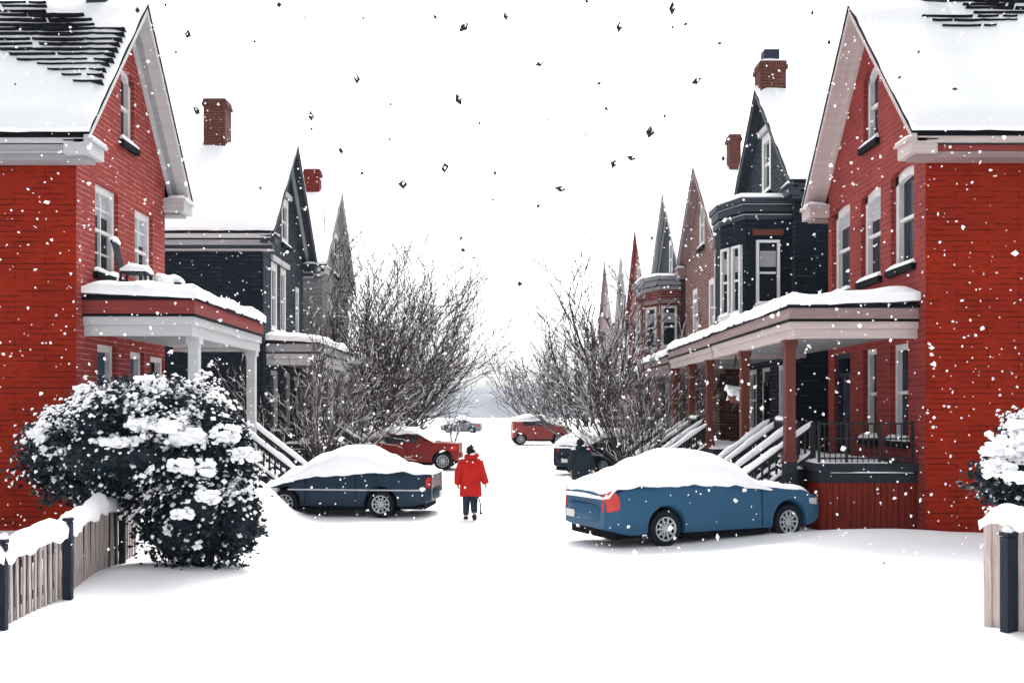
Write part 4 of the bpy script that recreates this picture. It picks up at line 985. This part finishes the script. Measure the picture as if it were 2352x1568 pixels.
# ------------------------------------------------------------------ bare trees
def tree(label, base, stems, height, spread, lean, seed, m='bark', depth=3, r0=.10, rmin=.016, dens=1.0, crook=.09, group='bare winter trees along the street', name='bare_tree', tw=.6, snow=.8):
    rnd = random.Random(seed); root = thing(name, label, 'tree', base, group=group)
    tr = MB(); cr = MB(); sn = MB(); O = Vector(base)
    def limb(p, d, L, r, lev, mb):
        n = max(4, int(L / .55)) if lev < 2 else 3
        pts = [p]; rad = [r]; dd = d.copy(); kids = []
        rt = max(rmin * .7, r * .4)
        for i in range(n):
            dd = (dd + Vector((rnd.gauss(0, crook), rnd.gauss(0, crook), rnd.gauss(0, crook * .7) + .035))).normalized()
            p = p + dd * (L / n); pts.append(p); t = (i + 1) / n; rad.append(r + (rt - r) * t)
            if lev < depth and t > .16: kids.append((p, dd.copy(), rad[-1], t))
        mb.tube(pts, rad, 7 if lev == 0 else (5 if lev == 1 else 3), cap=lev < 2)
        if lev < 4 and rnd.random() < snow:          # snow lying along the upper side
            a = rnd.randrange(0, len(pts) - 2); b = min(len(pts), a + rnd.randint(2, 4))
            q = pts[a:b]; rr = [x * rnd.uniform(.7, 1.0) for x in rad[a:b]]; rr[0] *= .4; rr[-1] *= .4
            off = Vector((0, -.35, .8)).normalized()
            sn.tube([v + off * x * .75 for v, x in zip(q, rad[a:b])], rr, 4)
        for (q, kd, kr, t) in kids:
            nk = 2 if lev == 0 and rnd.random() < .6 else 1
            if lev >= 1 and rnd.random() > dens: continue
            for _ in range(nk):
                sd = kd.cross(Vector((rnd.gauss(0, 1), rnd.gauss(0, 1), rnd.gauss(0, 1)))).normalized()
                ang = rnd.uniform(.3, .8); nd = (kd * math.cos(ang) + sd * math.sin(ang)); nd.z += .08; nd.normalize()
                limb(q, nd, L * rnd.uniform(.36, tw) * (1.1 - .4 * t), max(rmin, kr * rnd.uniform(.5, .7)), lev + 1, cr)
    for k in range(stems):
        a = 2 * math.pi * (k + rnd.uniform(-.3, .3)) / stems
        el = rnd.uniform(.12, .95) * spread
        d = Vector((math.cos(a) * math.sin(el) + lean, math.sin(a) * math.sin(el) * .8, math.cos(el))).normalized()
        L = height * rnd.uniform(.72, .96) * (1 if el < .7 else .86)
        limb(O + Vector((math.cos(a) * .12, math.sin(a) * .12, -.15)), d, L, r0 * rnd.uniform(.7, 1.1), 0, tr)
    cr.add(sn.v, sn.f, 1)
    cr.build('crown', [m, 'snow'], root, recalc=False, smooth=80); tr.build('trunk', m, root, recalc=False, smooth=80)
    return root
def at(x, Z): return (px(x, Z), Z, gz(px(x, Z), Z) - .05)
tree('broad many-stemmed bare tree fanning over the left pavement', at(890, 46), 15, 8.8, 1.25, .05, 11, r0=.06, rmin=.015, dens=.82, tw=.52)
tree('tall upright bare tree against the pale grey house', at(832, 44), 9, 9.6, .6, .03, 12, r0=.06, rmin=.015, dens=.75, tw=.5)
tree('tangled bare shrub in front of the dark house porch on the left', at(735, 31.5), 14, 4.8, 1.1, .02, 13, r0=.035, rmin=.011, dens=.85, name='bare_shrub', group='bare shrubs by the porches')
tree('low bare shrub beside the dark red car', at(800, 38.5), 13, 4.2, 1.2, .08, 14, r0=.04, rmin=.013, dens=.8, name='bare_shrub', group='bare shrubs by the porches')
tree('bare tree leaning out over the street on the left', at(940, 58), 12, 7.6, 1.2, .07, 15, r0=.06, rmin=.018, dens=.75, tw=.5)
tree('tiny bare sapling standing in the snow by the buried car', at(1040, 72), 4, 2.4, .9, .02, 16, r0=.05, rmin=.022, depth=2, dens=.8, name='bare_sapling', group='lone bare saplings')
tree('wide many-stemmed bare tree in front of the brick houses on the right', at(1450, 35), 15, 5.8, 1.2, -.08, 17, r0=.045, rmin=.0125, dens=.8, tw=.52)
tree('slender taller bare tree with open top behind the wide right one', at(1400, 44), 5, 8.4, .7, -.14, 18, r0=.075, rmin=.02, dens=.55)
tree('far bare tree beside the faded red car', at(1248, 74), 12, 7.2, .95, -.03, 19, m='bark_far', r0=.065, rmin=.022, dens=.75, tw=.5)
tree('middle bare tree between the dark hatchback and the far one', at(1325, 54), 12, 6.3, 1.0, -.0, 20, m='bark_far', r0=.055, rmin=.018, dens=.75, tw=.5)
tree('dense bare shrub at the foot of the right-hand porch stairs', at(1470, 29.5), 13, 3.2, 1.1, .02, 21, r0=.03, rmin=.010, dens=.8, name='bare_shrub', group='bare shrubs by the porches')
# ------------------------------------------------------------------ person in a red coat
def skin_chain(name, m, parent, verts, edges, radii, root=0, sub=2):
    me = bpy.data.meshes.new(name); me.from_pydata(verts, edges, []); me.materials.append(M[m])
    o = bpy.data.objects.new(name, me); COL.objects.link(o)
    if parent is not None: o.parent = parent
    sk = o.modifiers.new('skin', 'SKIN'); sk.use_smooth_shade = True
    sl = me.skin_vertices[0].data if me.skin_vertices else None
    if sl is None:
        bm = bmesh.new(); bm.from_mesh(me); bm.verts.layers.skin.verify(); bm.to_mesh(me); bm.free(); sl = me.skin_vertices[0].data
    for i, r in enumerate(radii): sl[i].radius = r if isinstance(r, tuple) else (r, r); sl[i].use_root = (i == root)
    s = o.modifiers.new('sub', 'SUBSURF'); s.levels = sub; s.render_levels = sub
    return o
def person(label, loc, rotz, cm, wide, strap):
    per = thing('person', label, 'person', loc, rotz)
    # joints (x right, y away from the camera)
    J = {'pel': (0, 0, .80), 'spi': (0, .02, 1.02), 'che': (0, .03, 1.22), 'nec': (.0, .04, 1.37), 'hd0': (.0, .07, 1.45), 'hd1': (.0, .09, 1.53),
         'lh': (-.085, 0, .77), 'lk': (-.095, .05, .43), 'la': (-.105, .02, .09), 'lt': (-.12, .15, .04),
         'rh': (.085, 0, .77), 'rk': (.07, .03, .45), 'ra': (.085, -.17, .16), 'rt': (.095, -.10, .05),
         'ls': (-.165, .03, 1.27), 'le': (-.27, .0, 1.02), 'lw': (-.28, .05, .80), 'lp': (-.28, .06, .73),
         'rs': (.165, .03, 1.27), 're': (.25, .0, 1.04), 'rw': (.325, .03, .82), 'rp': (.335, .035, .75)}
    rad = {'pel': .13, 'spi': .12, 'che': .13, 'nec': .05, 'hd0': .075, 'hd1': .085, 'lh': .085, 'lk': .055, 'la': .038, 'lt': .03, 'rh': .085, 'rk': .055, 'ra': .038, 'rt': .03,
           'ls': .055, 'le': .04, 'lw': .028, 'lp': (.03, .022), 'rs': .055, 're': .04, 'rw': .028, 'rp': (.03, .022)}
    E = [('pel', 'spi'), ('spi', 'che'), ('che', 'nec'), ('nec', 'hd0'), ('hd0', 'hd1'), ('pel', 'lh'), ('lh', 'lk'), ('lk', 'la'), ('la', 'lt'), ('pel', 'rh'), ('rh', 'rk'), ('rk', 'ra'), ('ra', 'rt'),
         ('che', 'ls'), ('ls', 'le'), ('le', 'lw'), ('lw', 'lp'), ('che', 'rs'), ('rs', 're'), ('re', 'rw'), ('rw', 'rp')]
    for s_, sx in (('l', -1), ('r', 1)):          # fingers and thumb, slightly curled
        P0 = Vector(J[s_ + 'p'])
        for k, (dy, ln) in enumerate(((.026, .065), (.009, .075), (-.009, .07), (-.026, .055))):
            a, b, c = s_ + 'f%da' % k, s_ + 'f%db' % k, s_ + 'f%dc' % k
            J[a] = tuple(P0 + Vector((0, dy, -.035))); J[b] = tuple(P0 + Vector((-sx * .006, dy * 1.05, -.035 - ln * .5))); J[c] = tuple(P0 + Vector((-sx * .022, dy * 1.05, -.03 - ln)))
            rad[a], rad[b], rad[c] = .010, .009, .008; E += [(s_ + 'p', a), (a, b), (b, c)]
        a, b = s_ + 'ta', s_ + 'tb'
        J[a] = tuple(P0 + Vector((-sx * .02, .035, .0))); J[b] = tuple(P0 + Vector((-sx * .03, .048, -.045))); rad[a], rad[b] = .011, .009; E += [(s_ + 'p', a), (a, b)]
    names = list(J); ix = {n: i for i, n in enumerate(names)}
    skin_chain('body', 'skin', per, [J[n] for n in names], [(ix[a], ix[b]) for a, b in E], [rad[n] for n in names], 0, 2)
    def limbs(name, m, ch):
        vs, es, rs = [], [], []
        for c in ch:
            o = len(vs); vs += [Vector(p) for p, r in c]; rs += [r for p, r in c]; es += [(o + i, o + i + 1) for i in range(len(c) - 1)]
        return vs, es, rs
    v, e, r = limbs('j', 'jeans', [[(J['lh'], .115), ((-.09, .03, .6), .105), (J['lk'], .09), ((-.10, .04, .27), .08), ((-.105, .025, .1), .072)]]); skin_chain('trouser_leg', 'jeans', per, v, e, r)
    v, e, r = limbs('j', 'jeans', [[(J['rh'], .115), ((.078, .02, .6), .105), (J['rk'], .092), ((.078, -.07, .30), .082), ((.085, -.16, .17), .07)]]); skin_chain('trouser_leg', 'jeans', per, v, e, r)
    for s_, p in (('l', [(-.105, .0, .085), (-.107, .03, .05), (-.118, .12, .042), (-.125, .20, .036)]), ('r', [(.085, -.185, .155), (.086, -.17, .10), (.094, -.10, .045), (.10, -.04, .03)])):
        skin_chain('boot', 'boot', per, [Vector(q) for q in p], [(0, 1), (1, 2), (2, 3)], [.062, .062, .05, .036])
    # coat: lofted body, sleeves
    mb = MB(); rings = []
    prof = [(.54, .215, .155, .00), (.56, .222, .16, .0), (.70, .212, .155, .0), (.85, .200, .15, .0), (1.0, .198, .145, .01), (1.15, .205, .145, .02), (1.26, .200, .135, .03), (1.325, .160, .115, .035), (1.37, .095, .085, .04), (1.39, .07, .07, .04)]
    for z, a, b, y in prof:
        a *= wide; b *= wide ** .5
        rings.append([(a * (1 + .03 * noise.noise(Vector((math.cos(t) * 2, math.sin(t) * 2, z * 6)))) * math.copysign(abs(math.cos(t)) ** .8, math.cos(t)), y + b * math.copysign(abs(math.sin(t)) ** .85, math.sin(t)), z + (.012 * math.sin(3 * t) if z < .6 else 0)) for t in [2 * math.pi * k / 28 for k in range(28)]])
    mb.loft(rings)
    for s_ in 'lr':
        S, El, Wr = Vector(J[s_ + 's']), Vector(J[s_ + 'e']), Vector(J[s_ + 'w']); sx = -1 if s_ == 'l' else 1
        pts = [S + Vector((-sx * .06, 0, .0)), S + Vector((sx * .02, 0, -.02)), S.lerp(El, .5), El, El.lerp(Wr, .5), Wr, Wr + (Wr - El).normalized() * .02]
        mb.tube(pts, [.095, .108, .098, .09, .085, .08, .05], 14)
    ct = mb.build('coat', cm, per, smooth=50, local=True)
    mb = MB(); mb.tube([(.02 + .115 * math.cos(t), .03 + .10 * math.sin(t), 1.405 + .015 * math.sin(t + 1)) for t in [2 * math.pi * k / 18 for k in range(19)]], [.05 + .012 * math.sin(k * 1.7) for k in range(19)], 10); mb.blob((.01, -.04, 1.40), .125, .08, .055, 0, .25, 3)
    mb.build('hood', cm, ct, smooth=60, local=True)
    mb = MB(); mb.tube([(.0, -.157, .57), (.0, -.152, .8), (.0, -.14, 1.05)], .004, 4)
    for x in (-.13, .13): mb.box(x - .055, x + .055, -.158, -.138, .80, .825)
    mb.build('seam', cm, ct, local=True)
    mb = MB(); mb.blob((.0, .08, 1.545), .098, .108, .088, 0, .12, 5, 3); mb.tube([(.0 + .094 * math.cos(t), .08 + .103 * math.sin(t), 1.50) for t in [2 * math.pi * k / 20 for k in range(21)]], .022, 8); mb.blob((.01, .07, 1.635), .03, .03, .025, 0, .3, 2)
    mb.build('knitted_hat', 'hat', per, smooth=60, local=True)
    mb = MB(); mb.blob((0, .045, 1.46), .085, .06, .06, 0, .3, 8, 2); mb.build('hair', 'hat', per, smooth=60, local=True)
    mb = MB()
    for sx in (-1, 1): mb.blob((sx * .032, .163, 1.485), .012, .008, .009, 0, .05)
    mb.build('eye', 'under', per, smooth=60, local=True)
    mb = MB(); mb.blob((0, .178, 1.462), .014, .022, .02, 0, .1); mb.build('nose', 'skin', per, smooth=60, local=True)
    mb = MB(); mb.tube([(-.022, .166, 1.43), (0, .172, 1.428), (.022, .166, 1.43)], .006, 6); mb.build('mouth', 'lip', per, local=True)
    mb = MB(); mb.tube([(.16, -.03, .60), (.185, -.05, .48), (.215, -.06, .36), (.225, -.06, .25), (.215, -.06, .2)], [.016, .013, .015, .018, .022], 7); mb.tube([(.20, -.06, .17), (.25, -.05, .165)], .025, 8)
    if strap: mb.build('dangling_strap', 'hat', per, smooth=60, local=True)
    # snow caught on the shoulders and hood
    mb = MB()
    for x, y, z, a in ((-.16, .03, 1.355, .07), (.15, .02, 1.355, .06), (.03, -.07, 1.45, .05)): mb.blob((x * wide, y, z), a, .05, .018, 0, .5, x * 9 + 2)
    mb.build('snow_dusting', 'snow', ct, smooth=60, local=True)
    return per
PZ = 20.9
person('person in a red hooded coat, black hat and navy jeans walking away', (px(1081, PZ), PZ, gz(px(1081, PZ), PZ) - .03), 0, 'coat', 1.12, True)
DZ = 26.0
person('person in a dark navy hooded coat standing behind the blue car', (px(1335, DZ), DZ, gz(px(1335, DZ), DZ) - .02), R(14), 'dark_coat', 1.25, False)

# ------------------------------------------------------------------ things on the porches
def chair_(label, x, y, z, rz, sc=1.0):
    c = thing('patio_chair', label, 'chair', (x, y, z), rz)
    mb = MB()
    for k in range(5): mb.box(-.25 + k * .105, -.17 + k * .105, -.26, .26, .42, .45)
    c1 = mb.build('seat', 'navy_wood', c, local=True)
    mb = MB()
    for k in range(6): mb.bar((-.27, -.24 + k * .096, .45), (-.42, -.24 + k * .096, 1.05), .05, .02)
    mb.bar((-.42, -.28, 1.05), (-.42, .28, 1.05), .04, .06); mb.build('backrest', 'navy_wood', c, local=True)
    for sx in (-.25, .25):
        for sy in (-.25, .25):
            mb = MB(); mb.bar((sx, sy, 0), (sx * .98, sy * .98, .42), .05, .05); mb.build('leg', 'navy_wood', c, local=True)
    mb = MB(); mb.sheet((-.26, -.26, .45), (.3, -.26, .45), (.3, .26, .45), (-.26, .26, .45), .16, 8, 8, amp=.5, fr=4); mb.tube([(-.42, -.28, 1.1), (-.42, 0, 1.13), (-.42, .28, 1.1)], [.05, .07, .05], 8)
    mb.build('snow_cover', 'snow', c, smooth=60, local=True)
    return c
pr_top = 4.62 + .2
chair_('snow-covered slatted chair under the windows on the left porch roof', -7.75, 20.0, pr_top - .02, R(8))
cr_ = thing('wooden_crate', 'low slatted crate heaped with snow on the left porch roof', 'crate', (-7.55, 21.3, pr_top - .02), R(12))
mb = MB()
for z in (.03, .16, .29): mb.box(-.3, .3, -.42, -.39, z, z + .09); mb.box(-.3, .3, .39, .42, z, z + .09); mb.box(-.33, -.3, -.42, .42, z, z + .09); mb.box(.3, .33, -.42, .42, z, z + .09)
mb.build('slats', 'navy_wood', cr_, local=True)
mb = MB(); mb.blob((0, 0, .36), .36, .46, .22, 0, .4, 3, 3); mb.build('snow_heap', 'snow', cr_, smooth=60, local=True)
lt = thing('porch_lantern', 'small red lantern with a snow cap on the left porch', 'lantern', (px(484, 19.6), 19.6, pz(968, 19.6)))
mb = MB(); mb.box(-.09, .09, -.09, .09, 0, .25); mb.box(-.11, .11, -.11, .11, .25, .29); mb.box(-.11, .11, -.11, .11, -.03, 0); mb.build('case', 'red_box', lt, local=True)
mb = MB(); mb.bar((0, 0, -.03), (0, 0, -(pz(968, 19.6) - 1.3)), .06, .06); mb.build('post', 'black', lt, local=True)
mb = MB(); mb.blob((0, 0, .34), .15, .15, .08, 0, .4, 4); mb.build('snow_cap', 'snow', lt, smooth=60, local=True)
hb_ = thing('hanging_basket', 'snow-filled basket hanging from the right porch roof between brown posts', 'basket', (px(1690, 25.0), 25.0, 3.85))
mb = MB()
for t in (0, 2.1, 4.2): mb.tube([(0, 0, -.03), (.2 * math.cos(t), .2 * math.sin(t), -1.05)], .01, 4)
mb.build('chain', 'black', hb_, local=True)
mb = MB(); mb.lathe([(.0, -1.3), (.12, -1.28), (.2, -1.15), (.22, -1.05), (.2, -1.05), (.0, -1.1)], (0, 0, 0), (0, 0, 1), 18); mb.build('bowl', 'brown_wood', hb_, smooth=40, local=True)
mb = MB(); mb.blob((0, 0, -1.0), .24, .24, .16, 0, .4, 6, 3)
for k in range(6): mb.blob((.2 * math.cos(k), .2 * math.sin(k), -.9 - .12 * (k % 3)), .1, .1, .09, 0, .5, k)
mb.build('snow_heap', 'snow', hb_, smooth=60, local=True)

# ------------------------------------------------------------------ power line across the end of the street
for i, (x, Zp, nm) in enumerate(((970, 118, 'tall utility pole hidden among the left trees'), (1300, 112, 'tall utility pole hidden among the right trees'))):
    p = thing('utility_pole', nm, 'pole', (px(x, Zp), Zp, 0), group='utility poles')
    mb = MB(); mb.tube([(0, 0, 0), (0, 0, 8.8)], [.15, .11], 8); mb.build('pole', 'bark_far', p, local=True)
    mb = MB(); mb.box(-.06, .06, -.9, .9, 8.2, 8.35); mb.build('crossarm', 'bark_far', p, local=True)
for k in range(4):
    a = Vector((px(970, 118), 118, 8.4 - k * .55)); b = Vector((px(1300, 112), 112, 8.3 - k * .62)); mb = MB()
    mb.tube([a.lerp(b, t / 14) - Vector((0, 0, .35 * math.sin(math.pi * t / 14))) for t in range(15)], .018, 4)
    lab = ['topmost power line strung across the far end of the street', 'second power line from the top across the far street', 'third power line from the top across the far street', 'lowest power line strung across the far street'][k]
    tag(mb.build('power_line', 'bark_far', smooth=60), lab, 'cable', 'power lines')

# ------------------------------------------------------------------ falling snow
rnd = random.Random(77); mb = MB()
OCT = [(0, 2, 4), (2, 1, 4), (1, 3, 4), (3, 0, 4), (2, 0, 5), (1, 2, 5), (3, 1, 5), (0, 3, 5)]
def flake(mb, c, r, mi=0, flat=1.0, lo=.35, hi=1.35):
    ax = Matrix.Rotation(rnd.uniform(0, 6.28), 3, 'X') @ Matrix.Rotation(rnd.uniform(0, 6.28), 3, 'Y')
    k = [rnd.uniform(lo, hi) for _ in range(6)]
    dirs = [Vector((1, 0, 0)), Vector((-1, 0, 0)), Vector((0, 1, 0)), Vector((0, -1, 0)), Vector((0, 0, 1)), Vector((0, 0, -1))]
    mb.add([Vector(c) + ax @ (d * r * q * (flat if abs(d.z) > .5 else 1)) for d, q in zip(dirs, k)], OCT, mi)
for _ in range(5200):
    Z = rnd.uniform(5.5, 24) if rnd.random() < .8 else rnd.uniform(24, 40)
    x = rnd.uniform(-100, 2450); y = rnd.uniform(-60, 1300)
    s = rnd.choice((1.6, 1.8, 2.2, 2.6, 3.2, 4.2)) if rnd.random() < .93 else rnd.uniform(5, 9)
    z = pz(y, Z)
    if z < .2: continue
    flake(mb, (px(x, Z), Z, z), min(.034, s * Z / F), 0, .8)
tag(mb.build('falling_snow', 'flake', recalc=True), kind='stuff')
FL = [(431, 80, 7), (404, 120, 3), (451, 254, 7), (585, 96, 4), (641, 12, 5), (624, 65, 2), (699, 40, 2), (714, 268, 7), (716, 296, 4), (783, 347, 6), (819, 181, 8), (834, 42, 4), (832, 97, 3), (598, 432, 4), (831, 398, 4), (897, 240, 3),
      (895, 320, 3), (926, 423, 7), (1017, 124, 2), (1021, 386, 7), (1000, 40, 5), (1054, 229, 8), (1067, 62, 9), (1102, 283, 3), (1059, 547, 5), (1064, 574, 5), (1089, 592, 3), (1132, 458, 3), (1137, 398, 5), (1162, 38, 7), (1193, 652, 5), (1239, 147, 7),
      (1236, 473, 4), (1260, 276, 2), (1288, 434, 8), (1344, 309, 3), (1376, 192, 4), (1393, 250, 5), (1422, 62, 8), (1410, 376, 7), (1450, 363, 7), (1492, 304, 10), (1544, 20, 8), (1545, 63, 4), (1575, 56, 4), (1599, 186, 8), (1527, 267, 4), (1653, 100, 4),
      (1661, 364, 6), (1497, 547, 4), (1866, 30, 4), (1904, 97, 5), (2066, 178, 4), (2193, 205, 5), (1322, 600, 3), (1717, 45, 2), (1778, 78, 2), (2110, 120, 3), (35, 194, 3), (316, 24, 6), (380, 12, 4), (1347, 3, 4), (2031, 1293, 3), (1156, 774, 2), (880, 600, 2)]
for x, y, s in FL:
    Z = rnd.uniform(9, 14)
    if 1900 < x or x < 350: Z = rnd.uniform(8.5, 12)
    m_ = MB(); r = s * (2.0 if s > 6 else 1.6) * Z / F
    o = Vector((px(x, Z), Z, pz(y, Z)))
    flake(m_, (0, 0, 0), r * .9, 0, .6, .75, 1.15)
    if s >= 7: flake(m_, (r * .1, -r * .55, 0), r * .42, 1, .5)
    ob = m_.build('snow_fleck', ['fleck', 'flake']); ob.location = o
    tag(ob, 'small dark snow fleck adrift in the white air over the street', 'snowflake', 'dark snow flecks in the air')

# ------------------------------------------------------------------ snowy air
mb = MB(); mb.box(-700, 700, -8, 700, -1.0, 24); hz = mb.build('haze', 'snow'); tag(hz, kind='stuff')
m = bpy.data.materials.new('snowy_air'); m.use_nodes = True; t_ = m.node_tree; t_.nodes.clear()
ou = t_.nodes.new('ShaderNodeOutputMaterial'); pv = t_.nodes.new('ShaderNodeVolumePrincipled')
pv.inputs['Color'].default_value = (.92, .94, .97, 1); pv.inputs['Density'].default_value = HAZE
t_.links.new(pv.outputs[0], ou.inputs['Volume']); hz.data.materials.clear(); hz.data.materials.append(m)

# ------------------------------------------------------------------ light, sky, camera
SUN_EL, SUN_AZ = 52.0, 8.0        # ahead of the camera, a little to the right, veiled by cloud
w = bpy.data.worlds.new('World'); SC.world = w; w.use_nodes = True
nt = w.node_tree; bg = nt.nodes['Background']
sk = nt.nodes.new('ShaderNodeTexSky'); sk.sky_type = 'NISHITA'; sk.sun_disc = False
sk.sun_elevation = R(SUN_EL); sk.sun_rotation = R(SUN_AZ); sk.dust_density = 5.0; sk.air_density = 1.0; sk.ozone_density = 1.0
hs = nt.nodes.new('ShaderNodeHueSaturation'); hs.inputs['Saturation'].default_value = 0.10
nt.links.new(sk.outputs[0], hs.inputs['Color']); nt.links.new(hs.outputs[0], bg.inputs['Color']); bg.inputs['Strength'].default_value = 0.15
sd = bpy.data.lights.new('sun', 'SUN'); sd.energy = 1.15; sd.angle = R(10); sd.color = (1, .97, .93)
so = bpy.data.objects.new('sun', sd); COL.objects.link(so)
dirv = Vector((math.sin(R(SUN_AZ)) * math.cos(R(SUN_EL)), math.cos(R(SUN_AZ)) * math.cos(R(SUN_EL)), math.sin(R(SUN_EL))))
so.rotation_euler = dirv.to_track_quat('Z', 'Y').to_euler(); so.location = (0, 60, 60)
cd = bpy.data.cameras.new('camera'); cam = bpy.data.objects.new('camera', cd); COL.objects.link(cam)
cam.location = (0, 0, CH); cam.rotation_euler = (R(90), 0, 0)
cd.sensor_width = 36; cd.lens = 36 * F / 2352; cd.shift_x = (1176 - VX) / 2352; cd.shift_y = (HY - 784) / 2352 ; cd.clip_end = 4000
SC.camera = cam
vs_ = SC.view_settings; vs_.view_transform = 'Standard'; vs_.look = 'None'; vs_.gamma = 1; vs_.exposure = EXPOSURE
SC.cycles.max_bounces = 6; SC.cycles.diffuse_bounces = 4; SC.cycles.glossy_bounces = 2; SC.cycles.use_denoising = True
